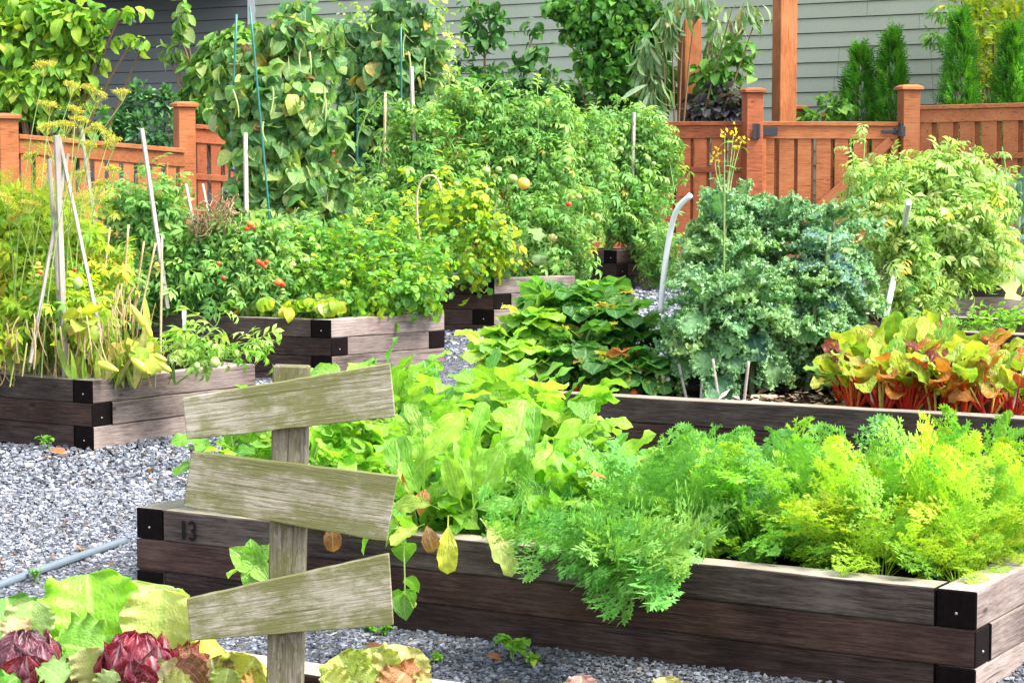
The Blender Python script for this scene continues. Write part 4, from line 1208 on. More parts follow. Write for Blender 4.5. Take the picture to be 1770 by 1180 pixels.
clumpy('evergreen_shrub', 'blue green fine leaved shrub with upright spires behind the capped fence post', 'shrub', gbase(250, 26.5),
       [(243, 178, 26.3, 20, 30, 240), (287, 182, 26.3, 14, 26, 170), (255, 225, 26.2, 60, 32, 520), (205, 215, 26.3, 22, 24, 170), (300, 235, 26.2, 30, 28, 200)],
       T_SMALL, .085, [(3, (.06, .19, .08)), (2, (.10, .26, .11)), (1, (.16, .34, .15))], stem=.015, stemcol=STEMB, seed=3, el=.3, sub=14)
clumpy('dogwood_tree', 'drooping green tree against the dark wall, left of the big bean tower', 'tree', gbase(400, 27.0),
       [(312, 30, 27, 10, 36, 40), (365, 125, 27, 34, 42, 300), (395, 90, 27, 40, 36, 280), (300, 88, 27, 24, 8, 26), (345, 175, 27, 34, 30, 180), (440, 70, 27, 55, 35, 260), (390, 190, 26.8, 60, 45, 340), (345, 215, 26.8, 24, 26, 120)],
       T_OVAL, .165, DOGG, stem=.03, stemcol=STEMB, seed=4, el=-.7, out=.5, parts=('crown', 'trunk'))
def sapling(label, pts, spec, seed):
    r = np.random.default_rng(seed); base = gbase(pts[0][0], pts[0][2])
    R = root('sapling', label, 'tree', base); L = Leaves(); S = Leaves()
    P = smooth_path(np.vstack([base, P3(pts)]), 14); S.tubes(P[None], .028, .010, STEMB)
    pb(L, r, T_OVAL, [(*q[:5], int(q[5] * 1.3)) for q in spec], .145, DEEP + [(2, (.12, .27, .08))], el=-.5, out=.6, shell=.2)
    for (x, y, Y, rx, ry, n) in spec:
        q = at(x, y, Y); i = np.argmin(np.abs(P[:, 2] - q[2] + .25)); S.tubes(np.linspace(P[i], q, 5)[None], .010, .004, STEMB)
    L.build('crown', M['leaf'], R); S.build('trunk', M['stem'], R)
sapling('thin young tree with bare brown stem against the grey siding', [(836, 215, 29.5), (838, 100, 29.5), (828, 10, 29.5), (826, -30, 29.5)],
        [(825, 45, 29.3, 26, 18, 34), (862, 40, 29.3, 18, 18, 22), (815, 20, 29.4, 20, 20, 24), (848, 75, 29.3, 22, 14, 26), (818, 80, 29.3, 14, 12, 12), (860, 10, 29.3, 16, 14, 14), (840, 125, 29.3, 24, 16, 30), (800, 110, 29.3, 14, 10, 10)], 5)
sapling('second thin sapling with few leaves, right of the taller brown stem', [(900, 215, 29.2), (905, 130, 29.2), (925, 50, 29.2)],
        [(905, 95, 29, 18, 14, 22), (935, 85, 29, 18, 12, 16), (900, 118, 29, 12, 10, 9), (925, 45, 29, 12, 14, 12), (950, 120, 29, 14, 14, 10)], 6)
clumpy('leafy_shrub', 'dark leafy shrub along the siding above the tomato thicket', 'shrub', gbase(880, 28.5),
       [(800, 150, 28.3, 60, 40, 408), (880, 160, 28.3, 60, 40, 442), (950, 165, 28.3, 60, 45, 442), (860, 190, 28.2, 80, 30, 442), (770, 190, 28.2, 50, 30, 272), (1000, 180, 28.2, 40, 30, 204)],
       T_OVAL, .145, DEEP + [(3, (.11, .28, .08))], stem=.015, stemcol=STEMB, seed=7, el=-.4, shell=.3)
clumpy('maple_tree', 'dense dark green tree left of the vine wrapped timber post', 'tree', gbase(1075, 28.2),
       [(1060, 35, 27.8, 75, 50, 714), (1085, 100, 27.7, 75, 55, 884), (1010, 40, 27.8, 38, 40, 289), (1130, 40, 27.9, 40, 60, 374), (1040, 150, 27.7, 55, 35, 408), (1110, 165, 27.8, 60, 35, 442), (985, 10, 27.8, 45, 16, 153), (1060, 195, 27.8, 50, 18, 204)],
       T_MAPLE + T_OVAL, .135, [(3, (.06, .22, .03)), (3, (.10, .31, .04)), (2, (.17, .40, .05)), (1, (.035, .12, .03))], stem=.05, stemcol=STEMB, seed=8, el=-.6, out=.6, parts=('crown', 'trunk'))
clumpy('eucalyptus_tree', 'silvery tree with long hanging leaves hugging the left timber post', 'tree', gbase(1165, 26.9),
       [(1195, 0, 26.6, 50, 16, 70), (1154, 40, 26.6, 20, 26, 44), (1238, 70, 27.6, 20, 50, 70), (1122, 100, 26.8, 28, 46, 130), (1240, 120, 27.6, 18, 35, 50), (1128, 160, 26.7, 26, 26, 80), (1275, 15, 26.8, 40, 18, 40)],
       T_NARROW, .26, EUCA, stem=.02, stemcol=STEMB, seed=9, el=-1.3, out=.35, rnd=.5, shell=.1, parts=('crown', 'trunk'))
clumpy('climbing_vine', 'light green vine spray between the two tall timber posts', 'vine', gbase(1245, 27.3),
       [(1250, 110, 27, 45, 50, 130), (1285, 80, 27, 24, 28, 40), (1225, 140, 27, 24, 34, 70), (1265, 150, 27, 30, 20, 40)], T_OVAL, .15, MID, stem=.008, seed=10, el=-.2, shell=.1)
clumpy('purple_shrub', 'low purple leaved shrub at the foot of the left timber post', 'shrub', gbase(1240, 27.0),
       [(1235, 178, 26.9, 42, 26, 230), (1270, 190, 26.9, 30, 18, 110), (1205, 195, 26.9, 20, 14, 60)], T_SMALL, .15, [(3, (.07, .06, .08)), (2, (.12, .10, .14)), (1, (.06, .10, .07))], stem=.01, stemcol=STEMB, seed=11)
def conifer(label, px, ytop, ybot, wpx, Y, seed, cols=CONI, group=None):
    r = np.random.default_rng(seed); base = gbase(px, Y); top = at(px, ytop, Y); H = top[2] - base[2]; W = wpx / FPX * Y * .5
    R = root('cypress', label, 'conifer', base, group); L = Leaves(); S = Leaves()
    n = 2300; f = r.random(n) ** 1.25; a = r.random(n) * 2 * PI
    prof = W * np.clip(1.15 * (1 - f) ** .8, 0, 1) * np.clip(.75 + f * 2, 0, 1) * (1 + .18 * np.sin(a * 5 + f * 20))
    rad = prof * (.55 + .5 * r.random(n) ** .6)
    O = base + np.stack([np.cos(a) * rad, np.sin(a) * rad, f * H], -1)
    D = np.stack([np.cos(a) * .7, np.sin(a) * .7, np.full(n, 1.0)], -1) + r.normal(0, .3, (n, 3))
    N = np.stack([np.cos(a + 1.3), np.sin(a + 1.3), np.full(n, .2)], -1) + r.normal(0, .5, (n, 3))
    L.add(T_SPRAY[0], O, D, N, .20 * np.exp(r.normal(0, .25, n)), pal(r, n, cols))
    S.tubes(np.linspace(base, top - [0, 0, H * .1], 8)[None], .05, .01, BROWN)
    L.build('crown', M['leaf_fine'], R); S.build('trunk', M['stem'], R)
conifer('small cone shaped conifer against the siding, left and wider of the close pair', 1482, 86, 215, 118, 29.0, 1)
conifer('small pointed conifer against the siding, right and taller of the close pair', 1537, 60, 215, 92, 28.8, 2)
conifer('columnar conifer at the left of the yellow green foliage, right of the gate', 1653, 30, 195, 92, 27.0, 3)
conifer('columnar conifer wrapped in yellow green foliage near the right frame edge', 1742, 50, 195, 84, 27.0, 4)
clumpy('golden_conifer', 'yellow green feathery conifer rising above the dark columns in the top right corner', 'conifer', gbase(1720, 28.4),
       [(1700, 40, 28.0, 40, 60, 620), (1755, 50, 28.0, 40, 80, 700), (1700, 120, 28.0, 34, 60, 420), (1760, 140, 28.0, 34, 60, 420), (1670, 5, 28.0, 40, 22, 200), (1728, 90, 27.2, 18, 70, 260)],
       T_SPRAY + T_NARROW[:1], .16, WILL, mat='leaf_fine', stem=.03, stemcol=STEMB, seed=12, el=.5, out=.5, shell=.2, parts=('crown', 'trunk'))
clumpy('climbing_vine', 'small dark leafy sprig hanging against the siding left of the corner conifers', 'vine', gbase(1630, 27.6),
       [(1612, 64, 27.3, 20, 12, 60), (1640, 20, 27.3, 30, 16, 40)], T_NARROW, .15, MID, stem=.006, stemcol=STEMB, seed=13, el=-.6, shell=.1, per=1)
clumpy('low_shrub', 'low green sprigs between the short capped posts and conifers', 'shrub', gbase(1440, 28.5),
       [(1440, 185, 28.4, 26, 14, 90), (1415, 205, 28.4, 40, 10, 80)], T_SMALL, .12, MID, stem=.006, seed=13)

# ================================================================ bean towers
def bean_tower(label, base, spec, size, cols, seed, pods):
    r = np.random.default_rng(seed)
    R = root('bean_plant', label, 'bean plant', base); L = Leaves(); S = Leaves()
    for (x, y, Y, rx, ry, n) in spec:
        n = int(n * 1.7); m = Y / FPX; c = at(x, y, Y)
        d = unit(r.normal(0, 1, (n, 3))); d[:, 1] = -np.abs(d[:, 1]) * .8 + .25 * r.random(n)
        p = d * (r.random((n, 1)) ** .35)
        O = c + p * np.array([rx * m, rx * m * .8, ry * m])
        D = np.array([0, -.25, -.9]) + d * .55 + r.normal(0, .5, (n, 3))
        N = d * .9 + np.array([0, -.6, .55]) + r.normal(0, .6, (n, 3))
        which = r.integers(0, 4, n); C = pal(r, n, cols, .2); sz = size * np.exp(r.normal(-.05, .30, n))
        for i, t in enumerate(T_HEART):
            k = which == i
            L.add(t, O[k], D[k], N[k], sz[k], C[k])
    stems_to(S, r, base, spec, .010, STEMG, per=3)
    for (x, y, Y, ln) in pods:
        q = at(x, y, Y); e = at(x + r.normal(0, 6), y + ln, Y)
        S.tubes(bez(q[None], ((q + e) / 2 + r.normal(0, .02, 3))[None], e[None], 7), .010, .006, (.34, .46, .16))
    # twining tendrils
    for _ in range(26):
        x, y, Y, rx, ry, n = spec[r.integers(0, len(spec))]
        q = at(x + r.normal(0, rx * .7), y + r.normal(0, ry * .7), Y - rx * Y / FPX * .8); e = q + np.array([r.normal(0, .10), r.normal(0, .05), r.uniform(-.35, .1)])
        S.tubes(bez(q[None], ((q + e) / 2 + r.normal(0, .05, 3))[None], e[None], 7), .0035, .002, (.34, .40, .14))
    L.build('foliage', M['leaf_gloss'], R); S.build('stem', M['stem'], R)
bean_tower('tall bushy tower of climbing beans with big hanging leaves and green poles', gbase(480, 18.8),
           [(505, 55, 18.5, 60, 38, 90), (425, 120, 18.6, 58, 50, 110), (535, 115, 18.6, 58, 60, 120), (475, 165, 18.3, 75, 50, 140), (455, 245, 18.3, 64, 55, 130), (540, 225, 18.4, 62, 65, 130), (495, 315, 18.3, 80, 60, 160),
            (430, 350, 18.2, 46, 60, 90), (560, 330, 18.5, 46, 65, 90), (490, 400, 18.2, 95, 50, 160), (392, 175, 18.6, 24, 50, 34), (480, 470, 18.3, 110, 50, 140), (515, 10, 18.6, 24, 16, 14), (575, 60, 18.6, 16, 30, 16)],
           .125, BEAN, 21, [(470, 150, 17.7, 45), (402, 155, 18.0, 48), (535, 90, 17.7, 40), (560, 150, 17.8, 45), (562, 170, 17.7, 40), (521, 85, 17.8, 30), (455, 210, 17.7, 35)])
bean_tower('smaller darker bean tower on the right of the big one, with yellowing tips', gbase(660, 21.4),
           [(655, 110, 21.1, 62, 50, 130), (715, 95, 21.2, 45, 50, 80), (640, 175, 21.1, 60, 55, 140), (700, 180, 21.2, 50, 60, 110), (650, 250, 21.1, 55, 60, 120), (620, 215, 21.2, 34, 60, 60), (640, 330, 21.0, 60, 60, 130), (690, 30, 21.2, 60, 40, 70), (610, 60, 21.3, 40, 30, 46)],
           .125, BEAND, 22, [(700, 60, 20.6, 40), (705, 90, 20.6, 50), (735, 100, 20.8, 40)])
clumpy('climbing_vine', 'light feathery vine growing above the smaller bean tower', 'vine', gbase(680, 21.9),
       [(690, 25, 21.7, 60, 40, 120), (640, 50, 21.7, 50, 36, 100), (740, 110, 21.8, 34, 60, 90), (600, 40, 21.7, 24, 40, 30), (775, 70, 21.8, 20, 40, 26)], T_HERB, .17, TOML, stem=.006, seed=23, shell=.1)

# ================================================================ tomato thicket
def tomato(label, base, spec, seed, cols=TOM, size=.185, fruits=(), group='tomato plants in the far beds', T=T_TOM, tops=(), el=-.1, stem=.012, wilt=0):
    r = np.random.default_rng(seed)
    R = root('tomato_plant', label, 'tomato plant', base, group); L = Leaves(); S = Leaves()
    pb(L, r, T, [(*q[:5], int(q[5] * 2.1)) for q in spec], size, cols, el=el, out=.6, rnd=.8, sub=12, shell=.3, tight=.28, var=.22)
    stems_to(S, r, base, spec, stem, STEMG, per=3)
    for (x, y, Y) in tops:                                     # shoots that rise above the mass
        q = at(x, y, Y); b0 = q + np.array([r.normal(0, .1), r.normal(0, .1), -r.uniform(.5, .8)])
        P = bez(b0[None], ((b0 + q) / 2 + r.normal(0, .06, 3))[None], q[None], 10); S.tubes(P, .008, .003, STEMG)
        leaf_stems(L, r, P, T, 16, size * .85, cols, .2, (-.2, .6))
    for (x, y, Y, rx, ry, n) in spec[:2]:                       # ragged outline: shoots leaning out of the mass
        for _k in range(4):
            q = at(x + r.normal(0, rx * .75), y - ry * r.uniform(.85, 1.45), Y); b0 = q + np.array([r.normal(0, .12), r.normal(0, .08), -r.uniform(.35, .6)])
            Pq = bez(b0[None], ((b0 + q) / 2 + r.normal(0, .06, 3))[None], q[None], 10); S.tubes(Pq, .007, .003, STEMG)
            leaf_stems(L, r, Pq, T, 11, size * .95, cols, .25, (-.3, .7))
    if wilt:
        for (x, y, Y, rx, ry, n) in spec[-wilt:]:
            m = Y / FPX; k = n // 3
            O = at(x, y, Y) + r.normal(0, .6, (k, 3)) * np.array([rx * m, rx * m * .5, ry * m])
            D = np.array([0, -.2, -1]) + r.normal(0, .3, (k, 3)); N = np.array([0, -1, .3]) + r.normal(0, .6, (k, 3))
            scatter(L, r, T_WILT, O, D, size * .9, [(3, (.17, .30, .10)), (2, (.26, .38, .16)), (1, (.42, .40, .18))], .2, .8)
    L.build('foliage', M['leaf'], R); S.build('stem', M['stem'], R)
    for f in fruits: fruit(R, *f)
    return R
z4 = bed4.zs; z5 = bed5.zs; z3 = bed3.zs
def zb(px, Y, z): return np.array([(px - 885) / FPX * Y, Y, z])
tomato('tall tomato plant at the left of the thicket behind the bent cane', zb(745, 19.7, z4), [(735, 250, 19.9, 62, 60, 170), (700, 330, 19.8, 55, 60, 140), (770, 320, 19.8, 55, 60, 140), (650, 370, 19.6, 60, 60, 150), (740, 400, 19.5, 60, 50, 130), (620, 420, 19.3, 60, 45, 130)], 31,
       fruits=[(789, 319, 19.2, 7, 'fruit_green'), (788, 335, 19.2, 7, 'fruit_green')], tops=[(745, 180, 20), (700, 215, 20), (760, 170, 20.2)])
tomato('tall tomato plant left of the large yellow fruit, with its top above the fence', zb(835, 19.9, z4), [(830, 205, 20.2, 65, 50, 170), (845, 275, 20.1, 70, 60, 190), (810, 350, 19.9, 55, 55, 130), (860, 400, 19.7, 55, 60, 130)], 32,
       fruits=[(840, 295, 19.4, 8, 'fruit_green'), (886, 309, 19.3, 9, 'fruit_green'), (862, 293, 19.4, 6, 'fruit_green')], tops=[(820, 140, 20.2), (850, 160, 20.2), (790, 165, 20.2), (870, 175, 20)], wilt=1)
tomato('tomato plant bearing one large yellow fruit', zb(920, 20.0, z4), [(930, 215, 20.3, 65, 50, 170), (925, 290, 20.1, 70, 60, 190), (950, 360, 20.0, 60, 55, 150), (910, 410, 19.7, 60, 60, 150), (975, 420, 19.8, 40, 55, 100)], 33,
       fruits=[(905, 317, 19.1, 11.5, 'fruit_yellow', .9), (983, 353, 19.5, 5.5, 'fruit_red'), (1000, 340, 19.6, 6, 'fruit_green')], tops=[(905, 160, 20.2), (950, 165, 20.3), (980, 175, 20.4), (930, 190, 20)], wilt=2)
tomato('tomato plant right of the yellow fruit, leaning over the weathered bed', zb(995, 20.3, z4), [(1000, 245, 21, 60, 50, 150), (1010, 320, 20.8, 55, 60, 150), (995, 390, 20.3, 40, 60, 110), (970, 440, 20.0, 36, 36, 80)], 34,
       tops=[(1000, 190, 21), (1020, 200, 21)], wilt=1)
tomato('tomato plant with an orange fruit near the fence rail', zb(1050, 22.6, z5), [(1050, 245, 22.7, 60, 52, 170), (1070, 310, 22.6, 62, 55, 170), (1050, 362, 22.5, 50, 36, 120), (1085, 378, 22.5, 40, 24, 70)], 35,
       fruits=[(1030, 284, 21.8, 9.5, 'fruit_orange'), (1018, 276, 22, 5, 'fruit_green')], tops=[(1070, 165, 22.7), (1090, 175, 22.7), (1050, 185, 22.7)])
tomato('rightmost tomato plant of the far thicket, trailing over the farthest bed', zb(1115, 22.7, z5), [(1120, 240, 22.8, 45, 45, 130), (1125, 310, 22.7, 45, 60, 150), (1130, 380, 22.5, 34, 50, 110), (1143, 440, 22.2, 24, 44, 90)], 36,
       fruits=[(1120, 275, 22.1, 5, 'fruit_green'), (1130, 283, 22.1, 4.5, 'fruit_green'), (1073, 258, 22.1, 5, 'fruit_green')], tops=[(1130, 205, 22.8), (1150, 215, 22.8)])
clumpy('yellowing_herb', 'yellow green sprawling herb under the bent cane arch', 'herb', zb(760, 19.15, z4),
       [(775, 350, 19.0, 55, 45, 180), (800, 410, 18.9, 60, 45, 200), (830, 450, 18.9, 40, 28, 90), (740, 400, 19.0, 40, 40, 110)], T_HERB, .19, YGRN[:4] + MID[:1], stem=.006, seed=41, sub=12, shell=.2)
r_ = np.random.default_rng(42)
def squash_leaves(label, base, spots, size, cols, seed, name='squash_plant', cat='squash plant', mat='leaf', T=None):
    r = np.random.default_rng(seed); R = root(name, label, cat, base); L = Leaves(); S = Leaves(); out = []
    for (x, y, Y) in spots:
        q = at(x, y, Y); out.append(bez(np.array(base)[None] + r.normal(0, .02, (1, 3)) * [1, 1, 0], ((np.array(base) + q) / 2 + [0, 0, .1])[None], q[None], 8)[0])
    n = len(spots); O = np.array([at(*s) for s in spots]); D = np.array([0, -.5, -.55]) + r.normal(0, .45, (n, 3)); N = np.array([0, -.7, .8]) + r.normal(0, .35, (n, 3))
    scatter(L, r, T or T_SQUASH, O, D, size, cols, .2, .1)
    S.tubes(np.array(out), .006, .004, STEMG)
    L.build('foliage', M[mat], R); S.build('stem', M['stem'], R)
    return R
squash_leaves('wilted pale squash leaves hanging over the weathered bed under the tomatoes', zb(880, 19.5, z4), [(840, 415, 19.2), (868, 395, 19.2), (880, 430, 19.1), (905, 420, 19.2), (858, 448, 19.1), (890, 450, 19.1), (915, 395, 19.3), (930, 440, 19.3), (838, 452, 19.1)], .15,
              [(3, (.13, .25, .08)), (2, (.18, .30, .11)), (1, (.26, .32, .15))], 43)

# ================================================================ bed 3
tomato('tomato plant growing round the leaning stake before the sloping fence', zb(255, 16.9, z3), [(250, 360, 16.7, 60, 45, 150), (250, 430, 16.7, 65, 55, 190), (300, 480, 16.6, 55, 50, 150), (230, 490, 16.5, 45, 40, 100)], 51, size=.18,
       tops=[(255, 265, 16.6), (290, 280, 16.6), (235, 300, 16.6), (300, 300, 16.7)], group=None)
tomato('bushy tomato plant with a few small red fruits in front of dried stems', zb(370, 16.9, z3), [(370, 430, 16.7, 65, 45, 170), (400, 480, 16.5, 60, 45, 160), (340, 490, 16.6, 50, 40, 120), (440, 440, 16.6, 45, 50, 120)], 52, size=.17,
       fruits=[(386, 480, 16.1, 4.5, 'fruit_red'), (378, 455, 16.2, 4, 'fruit_orange')], group=None)
tomato('tomato plant with clusters of red fruit beside the big bean tower', zb(470, 17.0, z3), [(450, 440, 16.7, 45, 50, 120), (480, 490, 16.5, 50, 45, 130), (500, 430, 16.8, 45, 50, 110), (425, 420, 16.7, 40, 40, 80)], 53, size=.16, cols=TOM[:3] + TOML[:2],
       fruits=[(432, 387, 16.1, 6, 'fruit_orange'), (427, 395, 16.1, 5, 'fruit_red'), (438, 393, 16.1, 5, 'fruit_red'), (446, 452, 16, 5, 'fruit_red'), (454, 457, 16, 5, 'fruit_red'), (461, 453, 16, 4.5, 'fruit_red'), (458, 461, 16, 4, 'fruit_orange'), (481, 488, 15.9, 7.5, 'fruit_orange'), (487, 491, 15.9, 6, 'fruit_red')], group=None)
clumpy('leafy_herb', 'yellow green parsley like herb spilling over the right end of its bed', 'herb', zb(640, 17.0, z3),
       [(600, 450, 16.8, 60, 50, 220), (660, 450, 16.9, 55, 50, 220), (720, 440, 17.0, 50, 40, 170), (690, 500, 16.6, 60, 36, 200), (620, 500, 16.5, 60, 36, 200), (560, 490, 16.6, 45, 45, 140), (740, 480, 16.8, 30, 40, 80)],
       T_HERB, .17, LIME[:2] + MID[:3] + YGRN[:1], stem=.006, seed=54, sub=14, shell=.2)
clumpy('leafy_herb', 'fine grey green herb between red tomatoes and the parsley like herb', 'herb', zb(545, 17.1, z3),
       [(545, 420, 17.0, 40, 50, 120), (520, 470, 16.7, 40, 50, 120)], T_TOM[:2], .17, TOM, stem=.006, seed=55, shell=.2)
squash_leaves('pale yellow green seedling leaves along the front of the second left bed', zb(500, 16.4, z3), [(x_, y_, 16.15) for x_, y_ in zip(np.random.default_rng(9).uniform(455, 590, 34), np.random.default_rng(8).uniform(510, 532, 34))], .13, YGRN[:3] + [(2, (.45, .55, .2))], 56, 'seedling_row', 'seedlings', T=T_MAPLE)
def dried(label, base, spec, n, seed, name='dried_plant', col=(.34, .22, .13)):
    r = np.random.default_rng(seed); R = root(name, label, 'dried plant', base); S = Leaves()
    for (x, y, Y, rx, ry) in spec:
        m = Y / FPX; c = at(x, y, Y)
        p = c + r.normal(0, .5, (n, 3)) * [rx * m, rx * m * .6, ry * m]; q = p + r.normal(0, .55, (n, 3)) * [rx * m * .7, rx * m * .5, ry * m]
        S.tubes(bez(p, (p + q) / 2 + r.normal(0, .05, (n, 3)), q, 7), .0042, .002, np.array(col) * np.exp(r.normal(0, .3, (n, 1))), 4)
    ss = [(x, y, Y, rx, ry, 0) for (x, y, Y, rx, ry) in spec]
    stems_to(S, r, base, ss, .006, np.array(col) * .8, per=4)
    S.build('stem', M['stem'], R); return R
dried('tangle of dry reddish brown stems in the second left bed', zb(360, 16.8, z3), [(365, 370, 16.5, 34, 34), (345, 385, 16.5, 22, 24), (390, 365, 16.5, 22, 26)], 46, 57)
_lp = zb(318, 16.2, z3); _lq = at(318, 524, 16.1)
bm = bmesh.new(); box_bm(bm, (-.012, -.001, 0), (.012, .001, .085)); box_bm(bm, (-.016, -.0015, .085), (.016, .0015, .15))
tag(link('plant_tag', fin(bm, 'plant_tag', .0006), M['tag'], None, (_lq[0], _lq[1], z3 - .03)), 'small white plant label stuck in soil at the foot of the tomatoes', 'plant label')

# ================================================================ left bed
zL = bedL.zs
tomato('yellow green tomato plant filling the left end of the left bed', zb(60, 13.2, zL), [(50, 400, 13.3, 75, 55, 170), (120, 440, 13.3, 65, 55, 160), (30, 470, 13.2, 60, 50, 130), (140, 500, 13.2, 50, 45, 110), (70, 520, 13.1, 60, 40, 110), (10, 380, 13.4, 50, 40, 90), (185, 480, 13.4, 24, 45, 50), (40, 555, 12.9, 60, 34, 60), (150, 565, 12.95, 50, 30, 44), (95, 530, 12.9, 50, 40, 60)], 61, cols=YGRN + [(2, (.22, .44, .06))], size=.17, group=None,
       fruits=[(70, 470, 12.6, 5, 'fruit_orange'), (129, 466, 12.6, 4, 'fruit_red'), (134, 489, 12.6, 9, 'fruit_green', 1.2), (66, 456, 12.6, 5, 'fruit_yellow')])
def dill():
    r = np.random.default_rng(62); base = zb(80, 13.0, zL)
    R = root('dill_plant', 'tall dill with flat yellow flower heads at the far left', 'dill', base)
    L = Leaves(); S = Leaves(); F = Leaves()
    U = [(75, 113, 26), (122, 148, 26), (165, 158, 24), (212, 160, 20), (85, 182, 24), (112, 215, 24), (140, 208, 22), (80, 220, 20), (160, 222, 22), (185, 232, 22), (150, 250, 22), (195, 246, 18), (55, 268, 20), (135, 302, 22), (195, 292, 22),
         (172, 318, 22), (12, 345, 26), (50, 352, 24), (115, 348, 18), (30, 372, 22), (130, 190, 16), (100, 240, 16)]
    sp = []
    for (x, y, w) in U:
        Y = 13.0 + r.normal(0, .2); c = at(x, y, Y); rad = w / FPX * Y * .74
        b0 = base + np.array([r.normal(0, .14), r.normal(0, .12), 0])
        mid = (b0 + c) / 2 + np.array([(b0[0] - c[0]) * .3, 0, .2]); hub = c - [0, 0, rad * 1.1]
        P = bez(b0[None], mid[None], hub[None], 12); sp.append(P[0])
        k = 18; a = r.random(k) * 2 * PI; q = np.sqrt(r.random(k)) * rad
        E = c + np.stack([np.cos(a) * q, np.sin(a) * q, (rad * .18) * (1 - (q / rad) ** 2) + r.normal(0, .004, k)], -1)
        E += np.array([0, 0, 1]) * (E[:, 0:1] - c[0]) * r.normal(0, .35)
        S.tubes(bez(np.repeat(hub[None], k, 0), (hub + E) / 2 + [0, 0, -.008], E, 5), .0014, .001, (.45, .55, .10), 4)
        m = 20
        O = np.repeat(E, m, 0) + r.normal(0, .010, (k * m, 3)) * [1, 1, .55]
        D = r.normal(0, 1, (k * m, 3)) + [0, 0, .5]; N = r.normal(0, 1, (k * m, 3))
        F.add(diamond(.30, .8), O, D, N, .014, pal(r, k * m, [(3, (.50, .46, .07)), (2, (.42, .44, .07)), (1, (.56, .50, .14))], .12))
    S.tubes(np.array(sp), .0048, .0026, (.30, .42, .12))
    for P in sp:
        leaf_stems(L, r, P[None], T_DILL, 4, .20, [(3, (.34, .50, .05)), (2, (.24, .42, .06)), (1, (.46, .52, .08))], .05, (-.1, .8))
    pb(L, r, T_DILL, [(30, 370, 13.0, 60, 30, 90), (100, 380, 13.1, 40, 30, 50)], .22, YGRN, el=.5)
    L.build('foliage', M['leaf_fine'], R); S.build('stem', M['stem'], R); F.build('flower_heads', M['leaf_fine'], R)
dill()
def dry_beans():
    r = np.random.default_rng(63); base = zb(120, 12.9, zL)
    R = root('dried_bean_plant', 'dried bean plant with pale hanging pods round the tall stake', 'bean plant', base)
    S = Leaves(); L = Leaves(); Pd = Leaves()
    a, b = [], []
    for _ in range(80):
        x = r.uniform(0, 275); Y = r.uniform(12.62, 13.15)
        bb = zb(x + r.normal(0, 10), Y, zL); t = at(x + r.normal(0, 22), r.uniform(500, 600), Y)
        a.append(bb); b.append(t)
    a, b = np.array(a), np.array(b)
    S.tubes(bez(a, (a + b) / 2 + r.normal(0, .09, a.shape), b, 8), .0032, .0018, np.array((.40, .26, .10)) * np.exp(r.normal(0, .35, (80, 1))), 4)
    for _ in range(38):
        x = r.choice([r.uniform(5, 60), r.uniform(130, 215), r.uniform(60, 130), r.uniform(195, 235)], p=[.32, .42, .14, .12]); Y = r.uniform(12.5, 12.8)
        y0 = r.uniform(540, 600) if x < 190 else r.uniform(480, 545); q = at(x, y0, Y); e = at(x + r.normal(0, 9), y0 + r.uniform(38, 66), Y - .02)
        if e[2] < zL + .01: e[2] = zL + .01
        P = bez(q[None], ((q + e) / 2 + [r.normal(0, .02), -.01, 0])[None], e[None], 9)
        w = .0062 * (1 + .25 * np.sin(np.linspace(0, 20, 9)))
        Pd.tubes(P, .0056, .0038, pal(r, 1, [(3, (.42, .33, .15)), (2, (.34, .24, .11)), (2, (.38, .38, .14))], .1), 6)
    pb(L, r, T_HEART, [(150, 555, 12.7, 34, 14, 14), (30, 590, 12.8, 40, 30, 14), (220, 600, 12.8, 30, 30, 14), (100, 600, 12.9, 60, 30, 14)], .12, [(3, (.55, .60, .08)), (2, (.36, .50, .08)), (1, (.55, .40, .12))], el=-.4)
    # grassy blades
    n = 70; o = np.array([zb(x, Y, zL) for x, Y in zip(r.uniform(120, 240, n), r.uniform(12.6, 12.9, n))])
    L.add(T_NARROW[2], o, np.array([0, 0, 1]) + r.normal(0, .35, (n, 3)), r.normal(0, 1, (n, 3)), .22 * np.exp(r.normal(0, .3, n)), pal(r, n, [(2, (.30, .46, .07)), (1, (.5, .46, .16))]))
    S.build('stem', M['stem'], R); Pd.build('pods', M['stem'], R); L.build('foliage', M['leaf'], R)
dry_beans()
def squash_fruit(R, px, py, Y, lpx, wpx, ang, pitch, mat):
    me = ball_mesh('squash', 1.0, 1.0, 18, 9)
    k = Y / FPX
    for v in me.vertices:
        t = v.co.z; f = .80 + .30 * -t
        v.co = Vector((v.co.x * wpx * k * f, v.co.y * wpx * k * f, t * lpx * k))
    o = link('squash', me, M[mat], R); o.location = tuple(at(px, py, Y) - np.array(R.location))
    o.rotation_euler = (pitch, RAD(ang), 0)
sq = squash_leaves('squash plant with ribbed yellow fruits at the front of the left bed', zb(225, 12.75, zL), [(250, 600, 12.6), (235, 590, 12.7), (262, 610, 12.6), (215, 610, 12.6)], .12, [(2, (.55, .6, .1)), (1, (.35, .5, .08))], 64)
M['squash_yellow'] = fruit_mat('yellow_squash_skin', (.72, .60, .05), (.42, .58, .06))
squash_fruit(sq, 187, 634, 12.5, 21, 9, 110, .2, 'squash_yellow')
squash_fruit(sq, 240, 630, 12.5, 19, 10, -48, .1, 'squash_yellow')
squash_fruit(sq, 238, 545, 12.6, 24, 8, -32, .1, 'squash_yellow')
squash_fruit(sq, 256, 570, 12.6, 15, 6.5, -20, .1, 'squash_yellow')
squash_fruit(sq, 284, 634, 12.4, 14, 6, -55, .1, 'squash_yellow')
squash_fruit(sq, 277, 618, 12.5, 13, 6, 115, .1, 'squash_yellow')
